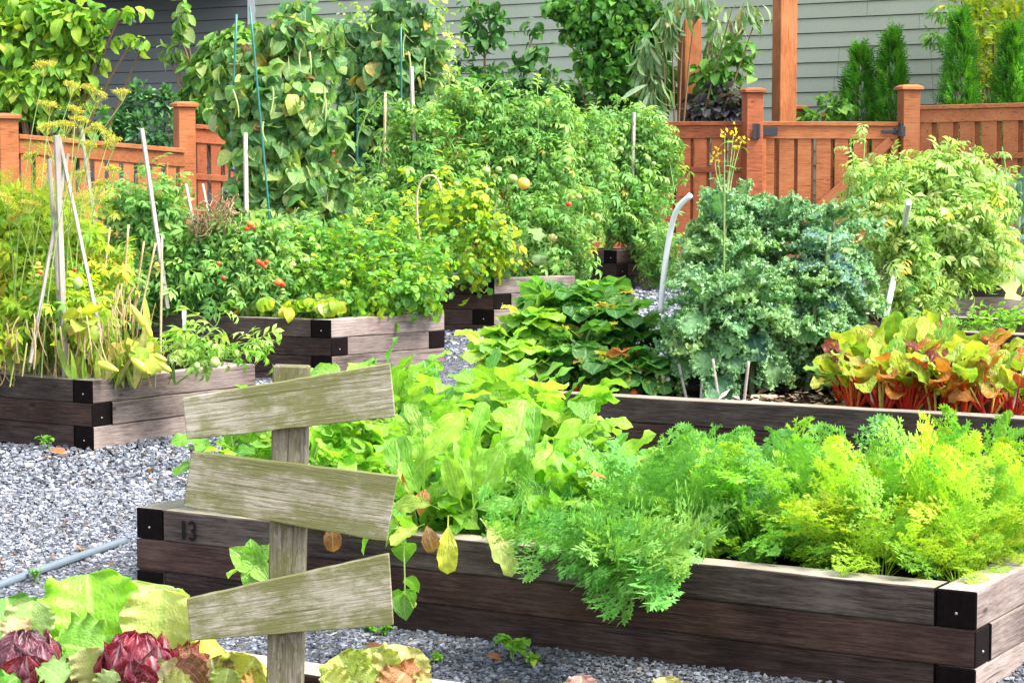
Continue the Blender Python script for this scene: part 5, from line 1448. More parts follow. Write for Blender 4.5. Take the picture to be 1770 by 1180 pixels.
def sprawl():
    r = np.random.default_rng(65); base = zb(300, 12.85, zL)
    R = root('tomato_plant', 'sprawling tomato vine reaching out past the right end of the left bed', 'tomato plant', base); L = Leaves(); S = Leaves()
    for pts in ([(300, 615), (345, 590), (375, 560), (380, 540)], [(290, 615), (340, 612), (400, 600), (438, 592), (455, 612)], [(300, 620), (330, 600), (350, 580)], [(290, 620), (330, 625), (370, 620), (420, 622)], [(300, 615), (310, 595), (318, 580)], [(380, 612), (430, 610), (440, 600), (442, 590)]):
        P = smooth_path(np.vstack([base, P3([(x, y, 12.75) for x, y in pts])]), 14); S.tubes(P[None], .006, .003, STEMG)
        leaf_stems(L, r, P[None], T_TOM, 15, .16, LIME[:2] + TOML[:2], .25, (-.1, .7))
    L.build('foliage', M['leaf'], R); S.build('stem', M['stem'], R); fruit(R, 371, 626, 12.55, 9, 'fruit_green', 1.1); fruit(R, 340, 632, 12.6, 6, 'fruit_green', 1.1)
sprawl()

# ================================================================ bed 13: greens and carrots
def proto_rosette(name, n, T, ln, el, cols, mat, seed, stalk=None, cat='leafy green', label='', group=None, crown=.03, rise=0.0, spread=0.0):
    r = np.random.default_rng(seed); L = Leaves()
    a = np.arange(n) * 2.399 + r.normal(0, .25, n); e = np.linspace(el[1], el[0], n) + r.normal(0, .12, n)
    D = np.stack([np.cos(a) * np.cos(e), np.sin(a) * np.cos(e), np.sin(e)], -1)
    up = rise * r.random(n) ** .8; sp_ = crown + spread * r.random(n)
    O = np.stack([np.cos(a) * sp_, np.sin(a) * sp_, up], -1)
    if rise:
        g = np.zeros((n, 3)); g[:, :2] = O[:, :2] * .2
        L.tubes(bez(g, (g + O) / 2 + [0, 0, .03], O, 6), .0042, .003, (.34, .52, .14), 4)
    N = np.array([0, 0, 1.0]) + r.normal(0, .35, (n, 3)) - D * .2
    sz = r.uniform(ln[0], ln[1], n); C = pal(r, n, cols, .14); w = r.integers(0, len(T), n)
    for i, t in enumerate(T):
        k = w == i; L.add(t, O[k], D[k], N[k], sz[k], C[k])
    R = root(name, label, cat, (0, 0, 0), group)
    L.build('foliage', M[mat], R)
    return R
def spread_out(protos, spots, label, group, seed, rz=True):
    r = random.Random(seed); used = set()
    for i, (p, sc) in enumerate(spots):
        q = protos[i % len(protos)]; rot = r.uniform(0, 6.28)
        if q.name not in used:
            used.add(q.name); q.location = tuple(float(v) for v in p); q.rotation_euler = (0, 0, rot); q.scale = (sc,) * 3
            q['label'] = label; q['group'] = group
        else: dup(q, p, rot, sc, label, group)
rr = random.Random(77)
GL = 'bright lime green broad leaved salad plant on the left half of the numbered bed'
broad = [proto_rosette('salad_green', 36, T_BROAD, (.19, .35), (.55, 1.48), LIME, 'leaf_gloss', s, label=GL, cat='salad green', rise=.15, spread=.07) for s in (1, 2, 3, 4)]
spots = []
for s, t, sc in ((2.42, .22, 1.0), (2.20, .30, .85), (2.68, .26, .95), (2.05, .55, .95), (2.40, .58, 1.1), (2.72, .62, 1.05), (2.98, .50, .9), (1.98, .9, .95), (2.28, .95, 1.05), (2.62, 1.0, 1.0), (2.12, 1.25, .95), (1.86, .30, .62), (3.2, .8, .85), (1.80, .62, .8)):
    spots.append((bed13.pt(s, t), sc * rr.uniform(.92, 1.08)))
spread_out(broad, spots, GL, 'broad leaved salad greens', 1)
LL = 'lobed light green radish like plant at the far left of the numbered bed'
lob = [proto_rosette('radish_green', 40, T_LOBED, (.20, .34), (.25, 1.45), LIME, 'leaf_gloss', s, label=LL, cat='radish green', rise=.36, spread=.09) for s in (5, 6, 7)]
spots = []
for s, t, sc in ((3.42, .28, .9), (3.15, .35, 1.0), (3.45, .62, 1.0), (3.2, 1.0, 1.1), (3.48, 1.05, 1.1), (2.9, .9, 1.1), (2.9, 1.28, 1.15), (3.3, 1.35, 1.15), (2.55, 1.32, 1.15), (2.35, 1.38, 1.1), (3.05, 1.4, 1.1), (3.52, 1.38, 1.1), (2.9, .3, .7), (2.7, 1.4, 1.15)):
    spots.append((bed13.pt(s, t), sc * rr.uniform(.92, 1.08)))
spread_out(lob, spots, LL, 'lobed radish like greens', 2)

# single leaves and shoots hanging over the front of the bed
def leafpx(L, T, base, tip, Y0, Y1, col, N=(0, -.8, .6), sc=1.0):
    a, b = at(base[0], base[1], Y0), at(tip[0], tip[1], Y1)
    d = b - a
    L.add(T, a[None], d[None], np.array([N], float), np.linalg.norm(d) * sc, np.array([col]))
def front_leaves():
    r = np.random.default_rng(81); base = bed13.pt(2.45, .16)
    R = root('salad_green', 'yellowing salad plant whose lower leaves hang over the front of the numbered bed', 'salad green', base); L = Leaves(); S = Leaves()
    Yf = 8.15
    leafpx(L, T_BROAD[0], (775, 890), (772, 985), 8.15, 8.02, (.56, .60, .06), (0, -1, .2), 1.0)
    leafpx(L, T_BROAD[2], (735, 905), (680, 925), 8.2, 8.1, (.46, .58, .10), (0, -.5, .9), 1.1)
    leafpx(L, T_BROAD[0], (830, 895), (880, 955), 8.1, 7.95, (.50, .60, .16), (.3, -.9, .5), 1.25)
    leafpx(L, T_BROAD[3], (760, 880), (700, 838), 8.2, 8.1, (.40, .58, .08), (0, -.7, .7), 1.0)
    leafpx(L, T_BROAD[2], (800, 880), (775, 795), 8.2, 8.05, (.25, .48, .045), (0, -1, .3), .9)
    leafpx(L, T_BROAD[0], (815, 885), (850, 800), 8.2, 8.05, (.24, .50, .05), (0, -1, .3), 1.1)
    leafpx(L, T_BROAD[1], (810, 885), (870, 850), 8.15, 8.05, (.16, .40, .05), (0, -.8, .6), 1.0)
    leafpx(L, T_BROAD[2], (820, 880), (800, 700), 8.3, 8.3, (.25, .50, .05), (0, -1, .25), .78)
    leafpx(L, T_BROAD[0], (860, 860), (945, 640), 8.6, 8.6, (.24, .51, .04), (.3, -1, .25), .8)
    leafpx(L, T_BROAD[2], (850, 860), (885, 715), 8.5, 8.45, (.22, .48, .045), (-.5, -1, .25), .75)
    leafpx(L, T_BROAD[1], (870, 850), (970, 720), 8.7, 8.6, (.30, .56, .05), (-.3, -1, .3), .75)
    leafpx(L, T_OVAL[1], (577, 903), (572, 957), 8.60, 8.52, (.30, .12, .05), (0, -1, .2))
    leafpx(L, T_OVAL[1], (738, 908), (750, 962), 8.08, 8.02, (.30, .15, .06), (0, -1, .2)); leafpx(L, T_OVAL[1], (700, 805), (712, 850), 8.2, 8.2, (.40, .14, .05), (0, -1, .2))
    leafpx(L, T_BROAD[1], (715, 870), (700, 810), 8.3, 8.2, (.36, .54, .08), (0, -.9, .3))
    leafpx(L, T_OVAL[0], (725, 890), (735, 840), 8.2, 8.2, (.42, .17, .05), (0, -1, .2))
    for q in range(16):
        x = r.uniform(700, 960); y = r.uniform(760, 880); Y = 8.25 + (x - 780) * .0022; h = r.uniform(60, 120)
        leafpx(L, T_BROAD[q % 4], (x, y), (x + r.normal(0, 45), y - h), Y, Y - r.uniform(0, .1), pal(r, 1, LIME[:3])[0], (r.normal(0, .6), -1, .4), r.uniform(.8, 1.05))
    L.build('foliage', M['leaf_gloss'], R)
front_leaves()
def shoots():
    r = np.random.default_rng(82); base = bed13.pt(3.1, .1)
    R = root('radish_green', 'leafy shoots drooping over the dark boards just behind the sign', 'radish green', base); L = Leaves(); S = Leaves()
    def sh(pts, Y, n, size):
        P = smooth_path(np.vstack([base, P3([(x, y, Y) for x, y in pts])]), 15); S.tubes(P[None], .005, .003, (.34, .5, .14)); leaf_stems(L, r, P[None], T_HEART[:3], n, size, LIME, .25, (-.5, .5), jitN=.9)
    sh([(640, 870), (690, 910), (698, 960), (700, 1030)], 8.25, 12, .10)
    sh([(600, 880), (640, 905), (665, 925)], 8.4, 9, .11)
    sh([(520, 860), (480, 920), (440, 975), (420, 985)], 8.75, 4, .10)
    leafpx(L, T_HEART[0], (440, 975), (432, 935), 8.7, 8.66, (.20, .46, .05), (0, -1, .3)); leafpx(L, T_HEART[2], (440, 978), (402, 950), 8.7, 8.66, (.24, .5, .06), (0, -1, .3), 1.1)
    leafpx(L, T_HEART[0], (438, 980), (425, 1008), 8.7, 8.64, (.22, .48, .06), (0, -1, .3), 1.1); leafpx(L, T_HEART[2], (442, 975), (463, 1000), 8.7, 8.64, (.28, .52, .08), (0, -1, .3), 1.1); leafpx(L, T_HEART[0], (445, 965), (466, 945), 8.7, 8.66, (.2, .45, .05), (0, -1, .3), 1.0)
    L.build('foliage', M['leaf_gloss'], R); S.build('stem', M['stem'], R)
shoots()

def proto_carrot(n, ln, el, cols, seed, label):
    return proto_rosette('carrot_plant', n, T_FROND, ln, el, cols, 'leaf_fine', seed, cat='carrot plant', label=label, crown=.015)
CL = 'feathery green carrot top in the right half of the numbered bed'
CY = 'feathery yellow green carrot top at the right end of the numbered bed'
CD = 'feathery blue green carrot top beside the salad greens in the numbered bed'
cg = [proto_carrot(18, (.30, .54), (.62, 1.48), CARROT, s, CL) for s in (11, 12, 13)]
cy = [proto_carrot(18, (.30, .54), (.62, 1.48), CARROTY, s, CY) for s in (14, 15, 16)]
cd = [proto_carrot(17, (.28, .48), (.6, 1.48), CARROTD, s, CD) for s in (17, 18)]
sy, sg_, sd = [], [], []
for i in range(9):
    for j in range(6):
        s = .20 + i * .205 + rr.uniform(-.06, .06); t = .33 + j * .20 + rr.uniform(-.05, .05)
        if s > 1.72 and t > .5: continue
        p = bed13.pt(s, t); sc = rr.uniform(.82, 1.12) * (.85 if j == 0 else 1.0) * min(1.0, .80 + .28 * s)
        if i == 3 and j in (0, 1): continue                  # small gap with dark soil
        (sy if s < .72 else sg_ if s < 1.35 else sd).append((p, sc))
spread_out(cg, sg_, CL, 'carrot tops', 3); spread_out(cy, sy, CY, 'carrot tops', 4); spread_out(cd, sd, CD, 'carrot tops', 5)
def drooping_carrot():
    r = np.random.default_rng(83); base = bed13.pt(1.55, .14)
    R = root('carrot_plant', 'feathery carrot top drooping far down the front of the numbered bed', 'carrot plant', base); L = Leaves()
    tips = [(880, 975), (905, 1000), (935, 985), (960, 1020), (985, 1010), (1010, 1075), (1030, 1040), (1060, 1030), (1090, 1035), (1110, 1010), (1140, 1000), (1165, 975), (1000, 960), (1040, 985), (950, 950), (900, 940), (1075, 985), (1120, 960), (870, 950), (1050, 1050),
            (1000, 1030), (975, 990), (1020, 1010), (1100, 990)]
    for x, y in tips:
        a = bed13.pt(1.55 + (1020 - x) * .0022, .14) + np.array([r.normal(0, .04), 0, .05 + r.random() * .12]); b = at(x, y - 52, 7.55 + (1020 - x) * .0024)
        d = b - a; L.add(T_FRONDN[r.integers(0, 2)], a[None], (d + [0, 0, .05])[None], (np.array([-.45, -.85, .7]) + r.normal(0, .25, 3))[None], np.linalg.norm(d) * r.uniform(1.0, 1.12), pal(r, 1, CARROTD, .12))
    L.build('foliage', M['leaf_fine'], R)
drooping_carrot()

# ================================================================ kale bed
zK = bedK.zs
def kale(label, base, H, n, seed, cols=KALE, ln=(.24, .38), lean=(0, 0), group=None, bottom=.1):
    r = np.random.default_rng(seed); R = root('kale_plant', label, 'kale', base, group); L = Leaves(); S = Leaves()
    base = np.array(base, float); top = base + np.array([lean[0], lean[1], H])
    P = bez(base[None], (base * .5 + top * .5 + [r.normal(0, .03), r.normal(0, .03), 0])[None], top[None], 14)
    S.tubes(P, .020, .011, (.34, .44, .22), 7)
    f = bottom + (1 - bottom) * np.sort(r.random(n)) ** .85; i = (f * 13).astype(int).clip(0, 12)
    O = P[0][i]; a = np.arange(n) * 2.399 + r.normal(0, .3, n); e = -.25 + 1.35 * f ** 2.2 + r.normal(0, .18, n)
    D = np.stack([np.cos(a) * np.cos(e), np.sin(a) * np.cos(e), np.sin(e)], -1)
    N = np.array([0, 0, 1.0]) + r.normal(0, .3, (n, 3)); sz = r.uniform(ln[0], ln[1], n) * (1.05 - .25 * f); C = pal(r, n, cols, .16); w = r.integers(0, len(T_KALE), n)
    for q, t in enumerate(T_KALE):
        k = w == q; L.add(t, O[k], D[k], N[k], sz[k], C[k])
    L.build('foliage', M['leaf_kale'], R); S.build('stem', M['stem'], R)
def kz(px, py): return on_z(px, py, zK)
KS = [('tall curly kale at the left of the kale row, beside the white hoop pipe', kz(1238, 672), .96, 62, (.05, 0)),
      ('tall curly kale second from the white hoop pipe, behind the front row', kz(1270, 662), 1.08, 58, (.02, 0)),
      ('curly kale in the middle of the row, topmost against the gate', kz(1345, 664), .95, 60, (.0, 0)),
      ('curly kale at the right end of the row beside the tomato bush', kz(1430, 664), 1.0, 62, (.02, 0)),
      ('lower curly kale in front on the left, over the short sticks', kz(1222, 684), .56, 48, (-.02, -.03)),
      ('lower curly kale in front at the centre of the row', kz(1300, 682), .64, 50, (.0, -.03)),
      ('lower curly kale at front right, above bare mulch', kz(1395, 676), .60, 50, (.03, -.03))]
for i, (lab, p, H, n, ln_) in enumerate(KS): kale(lab, p, H, n, 100 + i, lean=ln_, bottom=.34 if i < 4 else .26)
kale('blue grey kale standing among the green curly ones at the right', kz(1428, 674), .88, 22, 120, KALEB, (.2, .3), (.0, -.05), bottom=.6)
def bolting():
    r = np.random.default_rng(121); base = kz(1250, 670); R = root('mustard_flower', 'bolting stem with small yellow flowers rising above the kale', 'flowering stem', base); S = Leaves(); F = Leaves(); L = Leaves()
    for (x, y) in ((1253, 232), (1268, 228), (1240, 262), (1272, 250), (1283, 240), (1236, 275)):
        e = at(x, y, 11.9); b0 = at(1252 + (x - 1252) * .3, 330, 11.9); P = bez(b0[None], (b0 * .5 + e * .5 + r.normal(0, .01, 3))[None], e[None], 8); S.tubes(P, .004, .002, (.34, .44, .16))
        k = 9; O = e + r.normal(0, .012, (k, 3)); F.add(T_PETAL[0], O, r.normal(0, 1, (k, 3)), r.normal(0, 1, (k, 3)), .024, pal(r, k, [(1, (.80, .64, .03))], .1))
        leaf_stems(L, r, P, T_NARROW, 3, .07, MID, .2)
    P = bez(base[None], ((base + at(1252, 330, 11.9)) / 2)[None], at(1252, 330, 11.9)[None], 8); S.tubes(P, .008, .005, (.34, .44, .16))
    S.build('stem', M['stem'], R); F.build('flowers', M['leaf_fine'], R); L.build('foliage', M['leaf'], R)
bolting()
def strawberries():
    sp = [('dark strawberry plant at the top of the mound left of the kale', (1000, 660), [(1005, 530, 50, 30), (970, 550, 36, 26)], 60, STRAW), ('dark strawberry plant on the right slope of the mound, toward the kale', (1070, 665), [(1050, 560, 45, 44), (1090, 600, 45, 44)], 58, STRAW),
          ('dark strawberry plant low in the middle of the mound above the front board', (1010, 672), [(1000, 610, 55, 44), (970, 640, 40, 34)], 52, STRAW), ('strawberry plant with white flowers and a red berry at the front board', (1090, 684), [(1075, 645, 50, 34), (1120, 650, 40, 34)], 44, STRAW),
          ('light green strawberry plant trailing at the left end of the mound', (890, 665), [(915, 565, 42, 30), (885, 595, 34, 30)], 46, STRAWL), ('light green strawberry plant at the far left, lowest in the mound', (850, 672), [(870, 615, 36, 32), (915, 630, 40, 32)], 44, STRAWL),
          ('pale strawberry plant behind the mound, against the gravel gap', (930, 655), [(945, 530, 36, 24), (1050, 520, 28, 20)], 30, STRAW + STRAWL)]
    for i, (lab, b, bl, n, cols) in enumerate(sp):
        base = kz(*b); r = np.random.default_rng(130 + i); R = root('strawberry_plant', lab, 'strawberry plant', base); L = Leaves(); S = Leaves()
        for (x, y, rx, ry) in bl:
            Y = base[1] + .05; m = Y / FPX; c = at(x, y, Y); d = unit(r.normal(0, 1, (n, 3))); d[:, 2] = np.abs(d[:, 2]) * .9 - .15
            O = c + d * (r.random((n, 1)) ** .5) * np.array([rx * m, rx * m * 1.0, ry * m]) * r.uniform(.75, 1.3, (n, 1)) - d * .05
            D = d + np.array([0, -.35, .15]) + r.normal(0, .25, (n, 3)); N = d * .5 + np.array([0, -1.0, .75]) + r.normal(0, .4, (n, 3))
            scatter(L, r, T_STRAW, O, D, .175, cols, .18, .0); L_ = O
            S.tubes(bez(np.repeat(base[None], n, 0) + r.normal(0, .03, (n, 3)) * [1, 1, 0], (base + O) / 2 + [0, 0, .08], O, 6), .003, .002, (.30, .38, .12), 4)
        L.build('foliage', M['leaf_gloss'], R); S.build('stem', M['stem'], R)
        if i == 3:
            Yf = base[1] - .12
            fruit(R, 1097, 680, Yf, 7, 'fruit_red', 1.15, 'strawberry')
            for (x, y) in ((1106, 642), (1146, 651), (1155, 655), (1135, 648)):
                F = Leaves(); e = at(x, y, Yf); k = 6; a = np.arange(k) * 2 * PI / k
                F.add(T_PETAL[0], np.repeat(e[None], k, 0), np.stack([np.cos(a), np.full(k, -.35), np.sin(a)], -1), np.tile([0, -1.0, .4], (k, 1)), .014, np.tile([.7, .7, .66], (k, 1)))
                F.build('flower', M['leaf'], R)
            F = Leaves(); k = 90; O = at(1135, 668, Yf) + r.normal(0, 1, (k, 3)) * [.042, .02, .024]; F.add(T_PETAL[0], O, r.normal(0, 1, (k, 3)) + [0, 0, .5], np.tile([0, -1.0, .5], (k, 1)), .022, pal(r, k, [(2, (.38, .46, .10)), (1, (.46, .44, .12)), (1, (.22, .36, .06))], .15))
            F.build('flower_buds', M['leaf'], R)
        if i == 2: fruit(R, 995, 670, base[1] - .15, 7, 'fruit_red', 1.1, 'strawberry')
strawberries()
def yellow_leaf_plant():
    base = kz(1370, 672); R = root('cabbage_plant', 'yellowing cabbage leaves on the mulch below the kale', 'cabbage', base); L = Leaves(); S = Leaves()
    for b_, t_, c in (((1380, 665), (1395, 620), (.52, .58, .06)), ((1385, 668), (1410, 655), (.42, .55, .12)), ((1370, 668), (1345, 625), (.52, .34, .18)), ((1350, 675), (1295, 610), (.10, .30, .12)), ((1350, 680), (1395, 690), (.16, .36, .16)), ((1330, 670), (1322, 640), (.40, .22, .10))):
        leafpx(L, T_LETT[1], b_, t_, base[1], base[1] - .08, c, (0, -.8, .7), 1.0)
    L.build('foliage', M['leaf'], R)
yellow_leaf_plant()
def mulch():
    r = np.random.default_rng(141); L = Leaves(); n = 420; p = np.array([kz(x, y) for x, y in zip(r.uniform(1240, 1470, n), r.uniform(668, 704, n))]); p[:, 2] += .012 + .01 * r.random(n)
    L.add(diamond(.18, 1), p, np.stack([r.normal(0, 1, n), r.normal(0, 1, n), r.normal(0, .25, n)], -1), np.array([0, 0, 1]) + r.normal(0, .3, (n, 3)), .05 * np.exp(r.normal(0, .4, n)), pal(r, n, [(2, (.42, .32, .22)), (2, (.22, .14, .09)), (1, (.55, .46, .36))], .25))
    o = L.build('mulch', M['stem'], bedK.root); o['kind'] = 'stuff'
mulch()
def chard():
    r0 = random.Random(9); labs = 'red stemmed chard with yellow green leaves on the right of the kale bed'
    protos = []
    def one(seed):
        r = np.random.default_rng(seed); n = 13; R = root('chard_plant', labs, 'chard', (0, 0, 0)); L = Leaves(); S = Leaves()
        a = np.arange(n) * 2.399 + r.normal(0, .3, n); e = r.uniform(.75, 1.42, n); ln = r.uniform(.13, .25, n)
        d = np.stack([np.cos(a) * np.cos(e), np.sin(a) * np.cos(e), np.sin(e)], -1); o = np.stack([np.cos(a) * .03, np.sin(a) * .03, np.zeros(n)], -1); q = o + d * ln[:, None]
        S.tubes(bez(o, (o + q) / 2 + [0, 0, .015], q, 6), .0085, .006, pal(r, n, [(4, (.50, .016, .010)), (2, (.62, .05, .015)), (1.2, (.66, .26, .03)), (.6, (.6, .5, .12))], .12), 6)
        D = d + np.stack([np.cos(a), np.sin(a), np.zeros(n)], -1) * .25; C = pal(r, n, CHARD, .14); w = r.integers(0, 4, n); sz = r.uniform(.15, .25, n); N = np.array([0, 0, 1.0]) + r.normal(0, .4, (n, 3))
        for i, t in enumerate(T_CHARD):
            k = w == i; L.add(t, q[k], D[k], N[k], sz[k], C[k])
        L.build('foliage', M['leaf_chard'], R); S.build('stems', M['stem'], R); return R
    protos = [one(s) for s in (150, 151, 152, 153)]
    spots = []
    for x, y, sc in ((1478, 706, .78), (1525, 712, .95), (1570, 714, 1.0), (1618, 716, .95), (1662, 718, 1.0), (1708, 720, .85), (1752, 722, .78), (1510, 695, 1.05), (1555, 692, 1.15), (1600, 695, 1.15), (1645, 697, 1.1), (1690, 700, .95), (1735, 702, .85), (1545, 680, 1.2), (1590, 676, 1.25), (1640, 680, 1.15), (1690, 685, .95), (1780, 708, .75), (1455, 694, .7)):
        spots.append((kz(x, y), sc))
    spread_out(protos, spots, labs, 'red stemmed chard plants', 6)
    base = kz(1470, 690); R = root('chard_plant', 'chard at the left end of its patch with one leaf stretched toward the kale', 'chard', base); L = Leaves()
    leafpx(L, T_CHARD[2], (1485, 660), (1478, 565), base[1], base[1] - .05, (.48, .62, .06), (-.3, -1, .2), 1.0); leafpx(L, T_CHARD[0], (1460, 640), (1416, 618), base[1], base[1] - .1, (.46, .62, .08), (0, -.9, .5), 1.0)
    leafpx(L, T_CHARD[2], (1480, 690), (1470, 625), base[1], base[1] - .12, (.60, .50, .06), (0, -1, .2), 1.0)
    S = Leaves(); S.tubes(bez(np.repeat(base[None], 3, 0), np.array([at(1468, 665, base[1])] * 3), np.array([at(1485, 660, base[1]), at(1460, 640, base[1]), at(1480, 690, base[1])]), 6), .007, .005, (.55, .10, .02)); L.build('foliage', M['leaf_chard'], R); S.build('stems', M['stem'], R)
chard()

# ================================================================ beds on the right
z7 = bed7.zs; z8 = bed8.zs
tomato('large pale green tomato bush filling the bed behind the chard', zb(1620, 13.9, z7), [(1560, 330, 14.0, 65, 50, 150), (1640, 320, 14.1, 70, 50, 180), (1695, 350, 14.1, 38, 50, 100), (1560, 410, 13.8, 65, 55, 160), (1640, 400, 13.9, 75, 55, 190), (1700, 430, 13.9, 45, 45, 90), (1560, 480, 13.7, 45, 50, 110), (1610, 480, 13.8, 55, 45, 110), (1590, 535, 13.6, 30, 26, 36)], 71, cols=TOML, size=.165, T=T_TOMF, group=None,
       fruits=[(1650, 392, 13.2, 4.5, 'fruit_green'), (1660, 397, 13.2, 4.5, 'fruit_green'), (1672, 392, 13.2, 4.5, 'fruit_green'), (1677, 382, 13.2, 4, 'fruit_green'), (1640, 389, 13.2, 4, 'fruit_green')], tops=[(1495, 215, 13.9), (1470, 250, 13.9), (1480, 275, 13.8), (1655, 240, 14.1), (1660, 265, 14.1), (1610, 275, 14.1), (1560, 275, 14.0), (1700, 290, 14.2), (1530, 280, 13.9)])
hp = [proto_rosette('parsley_plant', 20, T_HERB, (.13, .22), (.4, 1.4), LIME[:3] + MID[:2], 'leaf', s, cat='parsley') for s in (160, 161)]
spread_out(hp, [(on_z(x, y, z7), sc) for x, y, sc in ((1690, 572, .8), (1725, 570, .85), (1760, 568, .8), (1705, 560, .8), (1745, 556, .8), (1785, 564, .8), (1665, 570, .6))], 'frilly light green parsley behind the chard at the right edge', 'parsley plants behind the chard', 7)
squash_leaves('trailing squash vine with yellow blotched leaves on the far right bed', zb(1690, 17.4, z8), [(1620, 460, 16.7), (1650, 440, 17.1), (1680, 420, 17.4), (1700, 450, 17.0), (1720, 430, 17.2), (1740, 445, 17.0), (1760, 455, 16.9), (1690, 470, 16.8), (1660, 470, 16.8), (1725, 470, 16.8), (1765, 430, 17.2), (1640, 470, 16.8), (1705, 400, 17.5), (1755, 475, 16.7), (1735, 410, 17.4)], .17, TOML + [(1, (.6, .55, .08))], 73)
clumpy('trailing_weed', 'thin trailing stems and small leaves over the far right bed wall', 'plant', zb(1640, 16.9, z8), [(1620, 476, 16.8, 30, 16, 24), (1740, 455, 17, 40, 20, 50), (1690, 440, 17.1, 60, 24, 70)], T_OVAL, .09, TOML, stem=.004, seed=74, shell=.1)
def laci(label, px, py, H, n, seed, Y=17.6):
    r = np.random.default_rng(seed); base = zb(px, Y, z8); R = root('kale_plant', label, 'kale', base); L = Leaves(); S = Leaves(); top = base + [0, 0, H]
    S.tubes(np.linspace(base, top, 8)[None], .018, .012, (.30, .36, .24)); a = np.arange(n) * 2.399; f = r.random(n) ** .7; e = .1 + 1.25 * f + r.normal(0, .15, n)
    D = np.stack([np.cos(a) * np.cos(e), np.sin(a) * np.cos(e), np.sin(e)], -1); O = base + np.array([0, 0, 1.0]) * (H * (.35 + .65 * f))[:, None]
    scatter(L, r, T_LACI, O, D, .44, [(3, (.12, .24, .22)), (2, (.20, .32, .32)), (1, (.08, .20, .12)), (1, (.12, .34, .10))], .15, .2); L.build('foliage', M['leaf_kale'], R); S.build('stem', M['stem'], R)
laci('blue grey long leaved kale at the right frame edge before the fence', 1760, 430, .62, 46, 75)

# ================================================================ foreground lettuces
zN = bedN.zs
def on_bed(px, py=1180): return on_z(px, py, zN)
def T_wrap(seed, az, e0, e1):
    """leaf wrapped round a ball: local y is up, z is outwards"""
    r = np.random.default_rng(seed); nl, nw = 20, 18
    t = np.linspace(0, 1, nl + 1); u = np.linspace(-1, 1, nw + 1); T, U = np.meshgrid(t, u, indexing='ij')
    wd = az * (.55 + .45 * np.sin(PI * np.clip(T * .85 + .1, 0, 1))) * np.where(T > .72, np.sqrt(np.clip(1 - ((T - .72) / .30) ** 2, .02, 1)), 1)
    A = U * wd; E = e0 + (e1 - e0) * T
    ph = r.random(3) * 6.28
    R = 1 + .045 * np.sin(U * 5 + ph[0] + 3 * T) + .030 * np.sin(T * 17 + ph[1] + U * 4) + .022 * np.sin(U * 13 + T * 9 + ph[2])
    edge = np.maximum(np.abs(U) ** 6, np.clip((T - .75) / .25, 0, 1) ** 2)
    R = R + edge * (.10 + .07 * np.sin(U * 9 + T * 14 + ph[1]))
    R = R + .05 * np.exp(-(U / .10) ** 2) * (1 - T)
    V = np.stack([R * np.sin(A) * np.cos(E), R * np.sin(E), R * np.cos(A) * np.cos(E)], -1).reshape(-1, 3)
    F = np.array([(a * (nw + 1) + b, a * (nw + 1) + b + 1, (a + 1) * (nw + 1) + b + 1, (a + 1) * (nw + 1) + b) for a in range(nl) for b in range(nw)])
    return V, F, np.stack([U, T], -1).reshape(-1, 2)
def head(L, r, c, rad, n, cols):
    a = np.arange(n) * 2.399 + r.normal(0, .2, n); C = pal(r, n, cols, .14)
    for q in range(n):
        f = q / (n - 1.0)                                   # outer leaves first, the heart last
        T = T_wrap(int(r.integers(1, 9999)), r.uniform(.75, 1.05), -.9, .55 + .95 * f + r.normal(0, .10))
        out_ = np.array([[math.cos(a[q]), math.sin(a[q]), 0.0]]); tilt = out_ * r.uniform(.05, .30) * (1 - f)
        L.add(T, c[None] - [0, 0, rad * .15], np.array([[0, 0, 1.0]]) + tilt, out_, rad * (1.0 - .16 * f) * r.uniform(.96, 1.05), C[q:q + 1])
RAD1 = [(3, (.20, .008, .022)), (2, (.26, .018, .045)), (1, (.13, .006, .014))]
RAD2 = [(3, (.12, .025, .045)), (2, (.085, .04, .052)), (1, (.14, .075, .085)), (1, (.18, .012, .022))]
def lettuce(label, base, headspec, outer, name='lettuce'):
    r = np.random.default_rng(int(base[0] * 1000) % 997 + 5); R = root(name, label, 'lettuce', base); L = Leaves()
    for (T, b_, t_, Y0, Y1, c, N, sc) in outer: leafpx(L, T_LETT[T], b_, t_, Y0, Y1, c, N, sc)
    if outer: L.build('outer_leaves', M['leaf_green' if headspec else 'leaf_lettuce'], R)
    if headspec:
        H = Leaves(); px, py, Y, rpx, n, cols = headspec; head(H, r, at(px, py, Y), rpx / FPX * Y, n, cols); H.build('heart', M['leaf_radicchio'], R)
lettuce('red hearted chicory with big pale green outer leaves beside the sign', np.array([*at(230, 1170, 5.75)[:2], zN]), (238, 1146, 5.62, 66, 17, RAD1), [
    (0, (165, 1130), (150, 1000), 5.9, 5.92, (.22, .50, .03), (.1, -1, .25), 1.11), (2, (255, 1120), (268, 993), 6.0, 6.05, (.50, .66, .20), (0, -1, .3), 0.90), (0, (275, 1130), (278, 1035), 5.85, 5.8, (.50, .56, .17), (.1, -1, .3), 1.07),
    (1, (185, 1140), (95, 1085), 5.75, 5.7, (.16, .38, .04), (-.3, -.7, .8), 0.90), (0, (172, 1180), (138, 1118), 5.66, 5.62, (.50, .48, .22), (-.3, -1, .4), 0.85), (3, (300, 1160), (375, 1110), 5.75, 5.75, (.15, .012, .012), (-.3, -.8, .6), 0.82), (1, (330, 1150), (388, 1105), 5.85, 5.85, (.50, .52, .06), (.1, -1, .4), .9),
    (3, (200, 1160), (165, 1190), 5.5, 5.45, (.34, .44, .16), (0, -.6, .9), 0.90), (1, (250, 1165), (330, 1190), 5.55, 5.5, (.36, .30, .16), (.2, -.8, .6), 0.82)])
